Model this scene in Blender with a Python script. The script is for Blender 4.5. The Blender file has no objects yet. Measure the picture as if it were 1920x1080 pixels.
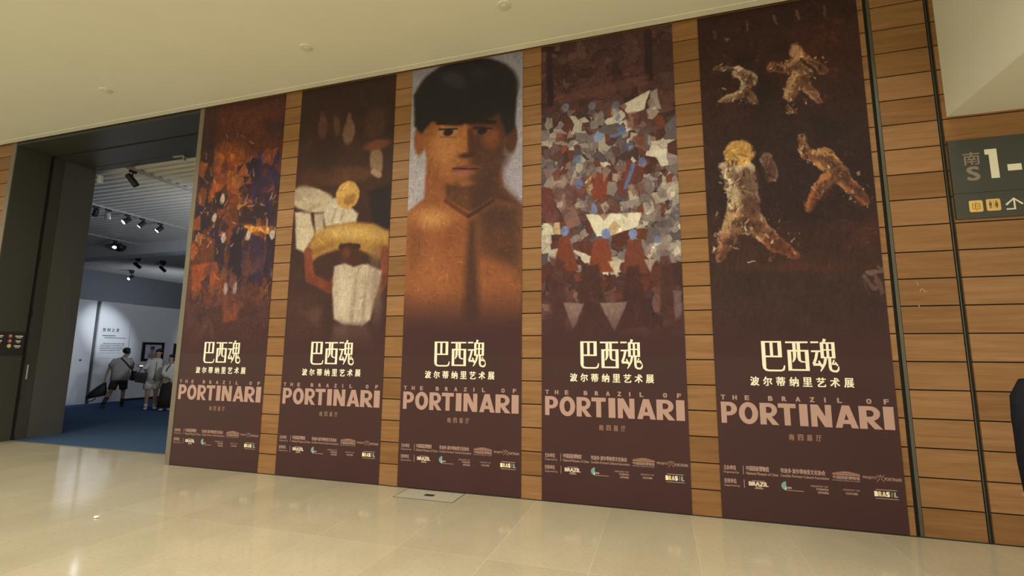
import bpy, math, random
import numpy as np
from mathutils import Vector, Matrix

SC = bpy.context.scene
COL = SC.collection
PI = math.pi

# ------------------------------------------------------------------ camera
cam_d = bpy.data.cameras.new('camera')
cam_d.sensor_fit = 'HORIZONTAL'
cam_d.sensor_width = 36.0
cam_d.lens = 906.34 * 36.0 / 1920.0
cam_d.clip_start = 0.05
cam = bpy.data.objects.new('camera', cam_d)
COL.objects.link(cam)
_r = Vector((0.95646428, 0.29175619, 0.00737567))
_u = Vector((0.0336679, -0.13540643, 0.99021794))
_f = Vector((-0.28990092, 0.94685977, 0.13933424))
cam.matrix_world = Matrix(((_r.x, _u.x, -_f.x, 0.0), (_r.y, _u.y, -_f.y, -5.53), (_r.z, _u.z, -_f.z, 1.6), (0, 0, 0, 1)))
SC.camera = cam

# ------------------------------------------------------------------ world, hall lights, exposure
SC.view_settings.view_transform = 'Standard'
SC.view_settings.look = 'None'
SC.view_settings.gamma = 1.0
SC.view_settings.use_curve_mapping = False
SC.view_settings.exposure = 0.0
SC.cycles.max_bounces = 8
SC.cycles.diffuse_bounces = 5
SC.cycles.sample_clamp_indirect = 6.0
SC.cycles.caustics_reflective = False
SC.cycles.caustics_refractive = False

wd = bpy.data.worlds.new('hall_daylight')
SC.world = wd
wd.use_nodes = True
wd.node_tree.nodes['Background'].inputs[0].default_value = (1.0, 0.87, 0.62, 1)
wd.node_tree.nodes['Background'].inputs[1].default_value = 1.2


def area(name, loc, target, sx, sy, power, col):
    d = bpy.data.lights.new(name, 'AREA')
    d.shape = 'RECTANGLE'
    d.size, d.size_y, d.energy, d.color = sx, sy, power, col
    o = bpy.data.objects.new(name, d)
    COL.objects.link(o)
    o.location = loc
    o.rotation_euler = (Vector(target) - Vector(loc)).to_track_quat('-Z', 'Y').to_euler()
    return o


# fill lights added under the hall ceiling, out of view, to brighten the hall
for _x in (-13.0, -9.0, -5.0, -1.0, 3.0, 6.5):
    area('hall_fill_light', (_x, -2.9, 5.46), (_x, -2.9, 0), 1.6, 0.5, 92, (1.0, 0.89, 0.68)).data.spread = math.radians(155)
    area('hall_fill_light', (_x, -7.5, 5.46), (_x, -7.5, 0), 1.6, 0.5, 118, (1.0, 0.89, 0.68)).data.spread = math.radians(140)


# ------------------------------------------------------------------ materials
def lin(c):
    return tuple((v / 255 / 12.92) if v / 255 <= 0.04045 else ((v / 255 + 0.055) / 1.055) ** 2.4 for v in c)


def new_mat(name):
    m = bpy.data.materials.new(name)
    m.use_nodes = True
    return m, m.node_tree.nodes, m.node_tree.links, m.node_tree.nodes['Principled BSDF']


def noise(ns, ls, scale, detail=4.0, stretch=None, coord='Object', rough=0.55):
    tc = ns.new('ShaderNodeTexCoord')
    mp = ns.new('ShaderNodeMapping')
    if stretch:
        mp.inputs['Scale'].default_value = stretch
    ls.new(tc.outputs[coord], mp.inputs['Vector'])
    n = ns.new('ShaderNodeTexNoise')
    n.inputs['Scale'].default_value = scale
    n.inputs['Detail'].default_value = detail
    n.inputs['Roughness'].default_value = rough
    ls.new(mp.outputs[0], n.inputs['Vector'])
    return n, mp


def mat(name, col, rough=0.6, metal=0.0, var=0.12, scale=6.0, stretch=None, bump=0.0, spec=0.5):
    """base colour with a little procedural wear"""
    m, ns, ls, b = new_mat(name)
    n, _ = noise(ns, ls, scale, 5.0, stretch)
    rp = ns.new('ShaderNodeValToRGB')
    a = [max(0, v * (1 - var)) for v in col[:3]]
    c = [min(1, v * (1 + var)) for v in col[:3]]
    rp.color_ramp.elements[0].position = 0.3
    rp.color_ramp.elements[1].position = 0.7
    rp.color_ramp.elements[0].color = (*a, 1)
    rp.color_ramp.elements[1].color = (*c, 1)
    ls.new(n.outputs['Fac'], rp.inputs[0])
    ls.new(rp.outputs[0], b.inputs['Base Color'])
    b.inputs['Roughness'].default_value = rough
    b.inputs['Metallic'].default_value = metal
    b.inputs['Specular IOR Level'].default_value = spec
    if bump:
        bp = ns.new('ShaderNodeBump')
        bp.inputs['Strength'].default_value = bump
        bp.inputs['Distance'].default_value = 0.01
        ls.new(n.outputs['Fac'], bp.inputs['Height'])
        ls.new(bp.outputs[0], b.inputs['Normal'])
    return m


def emit(name, col, strength):
    m, ns, ls, b = new_mat(name)
    b.inputs['Base Color'].default_value = (*col, 1)
    b.inputs['Emission Color'].default_value = (*col, 1)
    b.inputs['Emission Strength'].default_value = strength
    return m


def wood_mat():
    m, ns, ls, b = new_mat('oak_boards')
    tc = ns.new('ShaderNodeTexCoord')
    geo = ns.new('ShaderNodeNewGeometry')
    off = ns.new('ShaderNodeVectorMath'); off.operation = 'SCALE'
    comb = ns.new('ShaderNodeCombineXYZ')
    for i in range(3):
        ls.new(geo.outputs['Random Per Island'], comb.inputs[i])
    ls.new(comb.outputs[0], off.inputs[0]); off.inputs['Scale'].default_value = 37.0
    add = ns.new('ShaderNodeVectorMath'); add.operation = 'ADD'
    ls.new(tc.outputs['Object'], add.inputs[0]); ls.new(off.outputs[0], add.inputs[1])
    mp = ns.new('ShaderNodeMapping'); mp.inputs['Scale'].default_value = (0.55, 4.0, 9.0)
    ls.new(add.outputs[0], mp.inputs[0])
    n1 = ns.new('ShaderNodeTexNoise'); n1.inputs['Scale'].default_value = 2.2; n1.inputs['Detail'].default_value = 6; n1.inputs['Roughness'].default_value = 0.62
    n1.inputs['Distortion'].default_value = 0.4
    ls.new(mp.outputs[0], n1.inputs['Vector'])
    mp2 = ns.new('ShaderNodeMapping'); mp2.inputs['Scale'].default_value = (3.0, 10.0, 90.0)
    ls.new(add.outputs[0], mp2.inputs[0])
    n2 = ns.new('ShaderNodeTexNoise'); n2.inputs['Scale'].default_value = 1.5; n2.inputs['Detail'].default_value = 4
    ls.new(mp2.outputs[0], n2.inputs['Vector'])
    r1 = ns.new('ShaderNodeValToRGB')
    e = r1.color_ramp.elements
    e[0].position = 0.30; e[0].color = (0.220, 0.112, 0.045, 1)
    e[1].position = 0.72; e[1].color = (0.32, 0.176, 0.084, 1)
    x = e.new(0.5); x.color = (0.27, 0.142, 0.060, 1)
    ls.new(n1.outputs['Fac'], r1.inputs[0])
    r2 = ns.new('ShaderNodeValToRGB')
    e = r2.color_ramp.elements
    e[0].position = 0.25; e[0].color = (0.88, 0.87, 0.86, 1)
    e[1].position = 0.75; e[1].color = (1.08, 1.08, 1.08, 1)
    ls.new(n2.outputs['Fac'], r2.inputs[0])
    mx = ns.new('ShaderNodeMix'); mx.data_type = 'RGBA'; mx.blend_type = 'MULTIPLY'; mx.inputs[0].default_value = 1.0
    ls.new(r1.outputs[0], mx.inputs[6]); ls.new(r2.outputs[0], mx.inputs[7])
    # every board has a tone of its own
    r3 = ns.new('ShaderNodeValToRGB')
    e = r3.color_ramp.elements
    e[0].position = 0.0; e[0].color = (0.78, 0.74, 0.66, 1)
    e[1].position = 1.0; e[1].color = (1.15, 1.16, 1.22, 1)
    x = e.new(0.35); x.color = (1.0, 0.96, 0.86, 1)
    x = e.new(0.7); x.color = (1.02, 1.03, 1.05, 1)
    ls.new(geo.outputs['Random Per Island'], r3.inputs[0])
    m2 = ns.new('ShaderNodeMix'); m2.data_type = 'RGBA'; m2.blend_type = 'MULTIPLY'; m2.inputs[0].default_value = 1.0
    ls.new(mx.outputs[2], m2.inputs[6]); ls.new(r3.outputs[0], m2.inputs[7])
    ls.new(m2.outputs[2], b.inputs['Base Color'])
    b.inputs['Roughness'].default_value = 0.42
    b.inputs['Specular IOR Level'].default_value = 0.35
    bp = ns.new('ShaderNodeBump'); bp.inputs['Strength'].default_value = 0.15; bp.inputs['Distance'].default_value = 0.004
    ls.new(n2.outputs['Fac'], bp.inputs['Height']); ls.new(bp.outputs[0], b.inputs['Normal'])
    return m


def floor_mat():
    m, ns, ls, b = new_mat('polished_limestone')
    tc = ns.new('ShaderNodeTexCoord')
    mp = ns.new('ShaderNodeMapping'); mp.inputs['Location'].default_value = (-0.24, 0.02, 0)
    ls.new(tc.outputs['Object'], mp.inputs[0])
    bk = ns.new('ShaderNodeTexBrick')
    bk.offset = 0.0
    bk.inputs['Scale'].default_value = 1.0
    bk.inputs['Brick Width'].default_value = 0.81
    bk.inputs['Row Height'].default_value = 1.64
    bk.inputs['Mortar Size'].default_value = 0.0035
    bk.inputs['Mortar Smooth'].default_value = 0.3
    bk.inputs['Color1'].default_value = (0.475, 0.437, 0.345, 1)
    bk.inputs['Color2'].default_value = (0.43, 0.397, 0.31, 1)
    bk.inputs['Mortar'].default_value = (0.545, 0.50, 0.40, 1)
    bk.inputs['Bias'].default_value = 0.1
    ls.new(mp.outputs[0], bk.inputs['Vector'])
    n, _ = noise(ns, ls, 34.0, 9.0, None, 'Object', 0.72)
    rp = ns.new('ShaderNodeValToRGB')
    rp.color_ramp.elements[0].position = 0.33; rp.color_ramp.elements[0].color = (0.78, 0.74, 0.68, 1)
    rp.color_ramp.elements[1].position = 0.47; rp.color_ramp.elements[1].color = (1, 1, 1, 1)
    ls.new(n.outputs['Fac'], rp.inputs[0])
    n2, _ = noise(ns, ls, 1.4, 5.0, (1.0, 0.6, 1))
    r2 = ns.new('ShaderNodeValToRGB')
    r2.color_ramp.elements[0].position = 0.3; r2.color_ramp.elements[0].color = (0.9, 0.9, 0.88, 1)
    r2.color_ramp.elements[1].position = 0.7; r2.color_ramp.elements[1].color = (1.05, 1.05, 1.05, 1)
    ls.new(n2.outputs['Fac'], r2.inputs[0])
    m1 = ns.new('ShaderNodeMix'); m1.data_type = 'RGBA'; m1.blend_type = 'MULTIPLY'; m1.inputs[0].default_value = 0.8
    ls.new(bk.outputs['Color'], m1.inputs[6]); ls.new(rp.outputs[0], m1.inputs[7])
    m2 = ns.new('ShaderNodeMix'); m2.data_type = 'RGBA'; m2.blend_type = 'MULTIPLY'; m2.inputs[0].default_value = 1.0
    ls.new(m1.outputs[2], m2.inputs[6]); ls.new(r2.outputs[0], m2.inputs[7])
    ls.new(m2.outputs[2], b.inputs['Base Color'])
    b.inputs['Roughness'].default_value = 0.10
    b.inputs['Specular IOR Level'].default_value = 0.42
    n3, _ = noise(ns, ls, 2.2, 2.0)
    bp = ns.new('ShaderNodeBump'); bp.inputs['Strength'].default_value = 0.10; bp.inputs['Distance'].default_value = 0.01
    ls.new(n3.outputs['Fac'], bp.inputs['Height']); ls.new(bp.outputs[0], b.inputs['Normal'])
    return m


def print_mat():
    m, ns, ls, b = new_mat('printed_vinyl_picture')
    a = ns.new('ShaderNodeVertexColor'); a.layer_name = 'print'
    ls.new(a.outputs[0], b.inputs['Base Color'])
    b.inputs['Roughness'].default_value = 0.62
    b.inputs['Specular IOR Level'].default_value = 0.3
    return m


M = dict(
    wood=wood_mat(), floor=floor_mat(), print=print_mat(),
    ceiling=mat('ceiling_paint', (0.87, 0.895, 0.79), 0.85, 0, 0.015, 1.5),
    slot=mat('shadow_gap_black', (0.012, 0.011, 0.010), 0.8),
    portal=mat('dark_bronze_metal', (0.060, 0.060, 0.056), 0.42, 0.0, 0.10, 2.0, (1, 1, 0.15)),
    portal_in=mat('dark_bronze_metal_lit', (0.095, 0.097, 0.098), 0.45, 0.0, 0.08, 2.0, (1, 1, 0.15)),  # same bronze, lighter: light falling on the inner jamb put into its colour
    trim=mat('grey_stone_edge', (0.17, 0.15, 0.12), 0.5, 0.0, 0.08, 5.0),
    steel=mat('brushed_steel_strip', (0.10, 0.10, 0.085), 0.35, 0.6, 0.15, 4.0, (1, 1, 0.1)),
    vinyl=mat('maroon_vinyl', (0.050, 0.0195, 0.0235), 0.5, 0, 0.05, 1.3, (1.6, 1, 0.7), 0.35, 0.35),
    cream=mat('cream_print', (0.92, 0.90, 0.78), 0.6, 0, 0.02),
    rose=mat('dusty_rose_print', (0.46, 0.30, 0.28), 0.6, 0, 0.02),
    rose2=mat('small_rose_print', (0.42, 0.28, 0.26), 0.6, 0, 0.02),
    tan=mat('tan_print', (0.30, 0.17, 0.13), 0.6, 0, 0.02),
    pale=mat('pale_print', (0.72, 0.64, 0.58), 0.6, 0, 0.02),
    teal=mat('teal_print', (0.16, 0.36, 0.42), 0.6, 0, 0.02),
    green=mat('green_print', (0.45, 0.55, 0.20), 0.6, 0, 0.02),
    yellow=mat('yellow_print', (0.75, 0.62, 0.22), 0.6, 0, 0.02),
    bluep=mat('blue_print', (0.30, 0.40, 0.62), 0.6, 0, 0.02),
    sign=mat('sign_grey_panel', (0.046, 0.050, 0.047), 0.5, 0, 0.04),
    signwhite=mat('sign_white_lettering', (0.80, 0.80, 0.72), 0.5, 0, 0.02),
    signgrey=mat('sign_grey_lettering', (0.25, 0.21, 0.18), 0.5, 0, 0.02),
    signyellow=mat('sign_yellow_tile', (0.72, 0.50, 0.15), 0.5, 0, 0.03),
    signdark=mat('sign_dark_glyph', (0.12, 0.09, 0.03), 0.6, 0, 0.02),
    bulk=mat('bulkhead_paint', (0.76, 0.785, 0.72), 0.85, 0, 0.015, 2.0),
    cap=mat('detector_plastic', (0.76, 0.78, 0.68), 0.6, 0, 0.03),
    carpet=mat('blue_carpet', (0.050, 0.095, 0.20), 0.95, 0, 0.18, 60.0, None, 0.3, 0.1),
    slat=mat('grey_slats', (0.74, 0.73, 0.70), 0.6, 0, 0.04, 3.0),
    gdark=mat('gallery_dark_paint', (0.20, 0.215, 0.235), 0.9, 0, 0.04),
    gwhite=mat('gallery_white_paint', (0.78, 0.80, 0.83), 0.9, 0, 0.02),
    gbeam=mat('gallery_beam_paint', (0.86, 0.88, 0.93), 0.8, 0, 0.03),
    gtext=mat('wall_text_ink', (0.06, 0.07, 0.09), 0.8, 0, 0.02),
    black=mat('matt_black_metal', (0.018, 0.018, 0.020), 0.5, 0, 0.1),
    track=mat('pale_track_aluminium', (0.45, 0.45, 0.43), 0.5, 0.2, 0.05),
    lamp=emit('lamp_lens_lit', (0.85, 0.92, 1.0), 30.0),
    lampdim=emit('lamp_lens_glow', (0.85, 0.92, 1.0), 3.0),
    frame=mat('black_picture_frame', (0.02, 0.018, 0.022), 0.4, 0, 0.1),
    skin=mat('skin', (0.42, 0.26, 0.18), 0.6, 0, 0.05, 12.0),
    hair=mat('black_hair', (0.012, 0.010, 0.010), 0.5, 0, 0.2, 30.0, None, 0.2),
    tee=mat('pale_grey_cotton', (0.46, 0.46, 0.45), 0.9, 0, 0.06, 14.0, None, 0.15),
    jacket=mat('white_jacket_cloth', (0.58, 0.58, 0.57), 0.85, 0, 0.06, 14.0, None, 0.15),
    wshorts=mat('white_shorts_cloth', (0.62, 0.61, 0.58), 0.85, 0, 0.06, 14.0, None, 0.15),
    dshorts=mat('charcoal_cloth', (0.05, 0.045, 0.05), 0.9, 0, 0.1, 14.0, None, 0.15),
    skirt=mat('black_skirt_cloth', (0.022, 0.02, 0.022), 0.9, 0, 0.1, 14.0, None, 0.15),
    navy=mat('navy_jacket_cloth', (0.011, 0.012, 0.020), 0.9, 0, 0.15, 25.0, None, 0.2, 0.12),
    bagm=mat('black_nylon', (0.016, 0.016, 0.018), 0.6, 0, 0.12, 10.0),
    shoe=mat('white_shoe_leather', (0.66, 0.65, 0.62), 0.6, 0, 0.05),
    dshoe=mat('black_shoe_leather', (0.02, 0.02, 0.022), 0.5, 0, 0.1),
    screen=emit('lit_phone_screen', (0.85, 0.92, 0.95), 1.6),
    lip=mat('lip_skin', (0.30, 0.12, 0.10), 0.6, 0, 0.03),
    eyew=mat('dark_eye', (0.02, 0.015, 0.012), 0.3, 0, 0.05),
    speck=mat('speck_white', (0.95, 0.95, 0.92), 0.8, 0, 0.03),
    mark=mat('scuff_pale', (0.50, 0.36, 0.22), 0.6, 0, 0.05),
    red=mat('red_icon_print', (0.40, 0.10, 0.11), 0.6, 0, 0.05),
    lid=mat('floor_lid_stone', (0.47, 0.45, 0.39), 0.25, 0, 0.08, 30.0),
)


# ------------------------------------------------------------------ mesh helpers
class MB:
    """collects shapes, links them as ONE mesh object"""

    def __init__(s):
        s.v, s.f = [], []

    def add(s, vs, fs):
        k = len(s.v)
        s.v += [tuple(v) for v in vs]
        s.f += [tuple(i + k for i in f) for f in fs]
        return s

    def box(s, x0, y0, z0, x1, y1, z1):
        return s.add([(x0, y0, z0), (x1, y0, z0), (x1, y1, z0), (x0, y1, z0), (x0, y0, z1), (x1, y0, z1), (x1, y1, z1), (x0, y1, z1)],
                     [(0, 3, 2, 1), (4, 5, 6, 7), (0, 1, 5, 4), (1, 2, 6, 5), (2, 3, 7, 6), (3, 0, 4, 7)])

    def bevbox(s, x0, y0, z0, x1, y1, z1, b):
        """box with chamfered vertical edges and rims"""
        def ring(z, i):
            a0, a1, c0, c1 = x0 + i, x1 - i, y0 + i, y1 - i
            return [(a0 + b, c0, z), (a1 - b, c0, z), (a1, c0 + b, z), (a1, c1 - b, z), (a1 - b, c1, z), (a0 + b, c1, z), (a0, c1 - b, z), (a0, c0 + b, z)]
        R = [ring(z0, b * .6), ring(z0 + b, 0), ring(z1 - b, 0), ring(z1, b * .6)]
        return s.rings(R)

    def rings(s, R, caps=True):
        k = len(s.v); n = len(R[0])
        for r in R:
            s.v += [tuple(p) for p in r]
        for a in range(len(R) - 1):
            for i in range(n):
                j = (i + 1) % n
                s.f.append((k + a * n + i, k + a * n + j, k + (a + 1) * n + j, k + (a + 1) * n + i))
        if caps:
            s.f.append(tuple(k + i for i in reversed(range(n))))
            e = k + (len(R) - 1) * n
            s.f.append(tuple(e + i for i in range(n)))
        return s

    def tube(s, pts, rads, seg=12, flat=1.0):
        R = []
        pts = [Vector(p) for p in pts]
        ref = None
        for i, p in enumerate(pts):
            t = (pts[min(i + 1, len(pts) - 1)] - pts[max(i - 1, 0)]).normalized()
            if ref is None:
                ref = Vector((0, 1, 0)) if abs(t.y) < 0.9 else Vector((1, 0, 0))
            n = (ref - t * ref.dot(t)).normalized()
            bt = t.cross(n)
            ref = n
            r = rads[i]
            R.append([p + bt * math.cos(q) * r + n * math.sin(q) * r * flat for q in [2 * PI * k / seg for k in range(seg)]])
        return s.rings(R)

    def loft(s, levels, seg=20, power=2.0):
        """levels: (cx, cy, cz, rx, ry) horizontal super-ellipse rings"""
        R = []
        for cx, cy, cz, rx, ry in levels:
            ring = []
            for k in range(seg):
                q = 2 * PI * k / seg
                c, d = math.cos(q), math.sin(q)
                ring.append((cx + rx * math.copysign(abs(c) ** (2 / power), c), cy + ry * math.copysign(abs(d) ** (2 / power), d), cz))
            R.append(ring)
        return s.rings(R)

    def ball(s, c, r, seg=14, rg=9, zmin=-1.0):
        R = []
        for a in range(rg + 1):
            z = max(zmin, -math.cos(PI * a / rg) * 0.9999)
            q = math.sqrt(max(0, 1 - z * z))
            R.append([(c[0] + r[0] * q * math.cos(2 * PI * k / seg), c[1] + r[1] * q * math.sin(2 * PI * k / seg), c[2] + r[2] * z) for k in range(seg)])
        return s.rings(R)

    def quad(s, a, b, c, d):
        return s.add([a, b, c, d], [(0, 1, 2, 3)])

    def build(s, name, m, parent=None, smooth=False, kind=None):
        me = bpy.data.meshes.new(name)
        me.from_pydata(s.v, [], s.f)
        me.update()
        if smooth:
            me.polygons.foreach_set('use_smooth', [True] * len(me.polygons))
        me.materials.append(M[m] if isinstance(m, str) else m)
        o = bpy.data.objects.new(name, me)
        COL.objects.link(o)
        if parent:
            o.parent = parent
        if kind:
            o['kind'] = kind
        return o


def tag(o, label=None, cat=None, group=None, kind=None):
    if label: o['label'] = label
    if cat: o['category'] = cat
    if group: o['group'] = group
    if kind: o['kind'] = kind
    return o


def thing(name, label, cat, loc=(0, 0, 0), rz=0.0, group=None):
    o = bpy.data.objects.new(name, None)
    o.empty_display_size = 0.1
    COL.objects.link(o)
    o.location = loc
    o.rotation_euler = (0, 0, rz)
    return tag(o, label, cat, group)


def copy_tree(o, parent=None):
    c = o.copy()
    COL.objects.link(c)
    if parent:
        c.parent = parent
    for ch in list(o.children):
        copy_tree(ch, c)
    return c


_tc = {}


def glyphs(body, weight):
    """letters as a flat mesh, scaled to a unit box; weight fattens the strokes"""
    key = (body, weight)
    if key not in _tc:
        c = bpy.data.curves.new('lettering', 'FONT')
        c.body = body
        c.resolution_u = 3
        o = bpy.data.objects.new('lettering', c)
        COL.objects.link(o)
        dg = bpy.context.evaluated_depsgraph_get()
        me = bpy.data.meshes.new_from_object(o.evaluated_get(dg))
        vs = [(v.co.x, v.co.y) for v in me.vertices]
        fs = [tuple(p.vertices) for p in me.polygons]
        bpy.data.objects.remove(o)
        bpy.data.curves.remove(c)
        bpy.data.meshes.remove(me)
        x0, x1 = min(v[0] for v in vs), max(v[0] for v in vs)
        y0, y1 = min(v[1] for v in vs), max(v[1] for v in vs)
        _tc[key] = ([((x - x0) / (x1 - x0) - .5, (y - y0) / (y1 - y0) - .5) for x, y in vs], fs)
    return _tc[key]


def write(mb, body, u, z, w, h, weight=0, y=0.0):
    """lettering w x h round (u, z); weight thickens the strokes by laying shifted copies over each other"""
    vs, fs = glyphs(body, 0)
    if not weight:
        mb.add([(u + a * w, y, z + b * h) for a, b in vs], fs)
        return mb
    d = weight * 0.0125 * h
    w2, h2 = w - 2 * d, h - 2 * d * .6
    for k, (sx, sz) in enumerate(((-1, -.6), (-1, .6), (1, -.6), (1, .6), (0, 0))):
        mb.add([(u + a * w2 + sx * d, y - k * 0.00006, z + b * h2 + sz * d) for a, b in vs], fs)
    return mb


def flat(mb, pts, y=0.0):
    mb.add([(p[0], y, p[1]) for p in pts], [tuple(range(len(pts)))])
    return mb


def bar(mb, x0, z0, x1, z1, y=0.0):
    return flat(mb, [(x0, z0), (x1, z0), (x1, z1), (x0, z1)], y)


def stroke(mb, pts, w, y=0.0):
    """a ribbon of width w (or a list of widths) along a polyline"""
    L, Rr = [], []
    for i, p in enumerate(pts):
        a, b = pts[max(i - 1, 0)], pts[min(i + 1, len(pts) - 1)]
        dx, dz = b[0] - a[0], b[1] - a[1]
        d = math.hypot(dx, dz) or 1
        ww = (w[i] if isinstance(w, (list, tuple)) else w) / 2
        L.append((p[0] - dz / d * ww, p[1] + dx / d * ww)); Rr.append((p[0] + dz / d * ww, p[1] - dx / d * ww))
    for i in range(len(pts) - 1):
        flat(mb, [Rr[i], Rr[i + 1], L[i + 1], L[i]], y)
    return mb


def disc(mb, cx, cz, rx, rz, y=0.0, a0=0.0, a1=2 * PI, n=20):
    return flat(mb, [(cx + rx * math.cos(a0 + (a1 - a0) * k / n), cz + rz * math.sin(a0 + (a1 - a0) * k / n)) for k in range(n)], y)


# ------------------------------------------------------------------ layout of the small print and of the printed pictures (banner-local metres)
ROWS = [
    ('t', '主办单位', 0.0938, 0.5008, 0.117, 0.0469, 2),
    ('t', 'Organized by', 0.1054, 0.454, 0.1447, 0.0234, 0),
    ('b', '', 0.218, 0.4854, 0.0055, 0.0823, 0),
    ('t', '中国国家博物馆', 0.3468, 0.5053, 0.2072, 0.05, 2),
    ('t', 'National Museum of China', 0.3873, 0.4576, 0.289, 0.0268, 0),
    ('t', '坎迪多·波尔蒂纳里文化协会', 0.7461, 0.5058, 0.3855, 0.047, 2),
    ('t', 'Candido Portinari Cultural Association', 0.7601, 0.4583, 0.4145, 0.0243, 0),
    ('roof', '', 1.1119, 0.5161, 0.2279, 0.0367, 0),
    ('t', '中国国家博物馆', 1.1106, 0.4777, 0.2235, 0.0312, 2),
    ('t', 'NATIONAL MUSEUM OF CHINA', 1.1084, 0.4502, 0.2275, 0.011, 0),
    ('t', 'PROJETO', 1.3028, 0.4915, 0.1116, 0.029, 0),
    ('x', '', 1.3892, 0.4919, 0.056, 0.0676, 0),
    ('t', 'PORTINARI', 1.4876, 0.4888, 0.1327, 0.0287, 0),
    ('t', '支持单位', 0.092, 0.3726, 0.1166, 0.0466, 2),
    ('t', 'Supported by', 0.1081, 0.3257, 0.1441, 0.0232, 0),
    ('b', '', 0.22, 0.3539, 0.0055, 0.0817, 0),
    ('t', 'BRAZIL', 0.3492, 0.3594, 0.1764, 0.0401, 4),
    ('b', '', 0.349, 0.388, 0.1177, 0.0057, 0),
    ('b', '', 0.3503, 0.3311, 0.0542, 0.0095, 0),
    ('b', '', 0.3522, 0.317, 0.0768, 0.0095, 0),
    ('disc', '', 0.5741, 0.3615, 0.044, 0.0829, 0),
    ('b', '', 0.6211, 0.3457, 0.0394, 0.0169, 0),
    ('b', '', 0.6717, 0.322, 0.1434, 0.0056, 0),
    ('t', 'MINISTRY OF', 0.8806, 0.379, 0.1443, 0.0166, 0),
    ('t', 'FOREIGN', 0.9041, 0.3534, 0.0998, 0.0184, 3),
    ('t', 'AFFAIRS', 0.9078, 0.3235, 0.0929, 0.0202, 3),
    ('t', 'MINISTRY OF', 1.1454, 0.3671, 0.1356, 0.0145, 0),
    ('t', 'CULTURE', 1.1454, 0.3355, 0.0985, 0.02, 3),
    ('logo', 'BRASIL', 1.421, 0.3537, 0.1864, 0.058, 5),
    ('b', '', 1.4283, 0.3925, 0.1666, 0.0045, 0),
    ('b', '', 1.4293, 0.3129, 0.182, 0.0044, 0),
]
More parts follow.
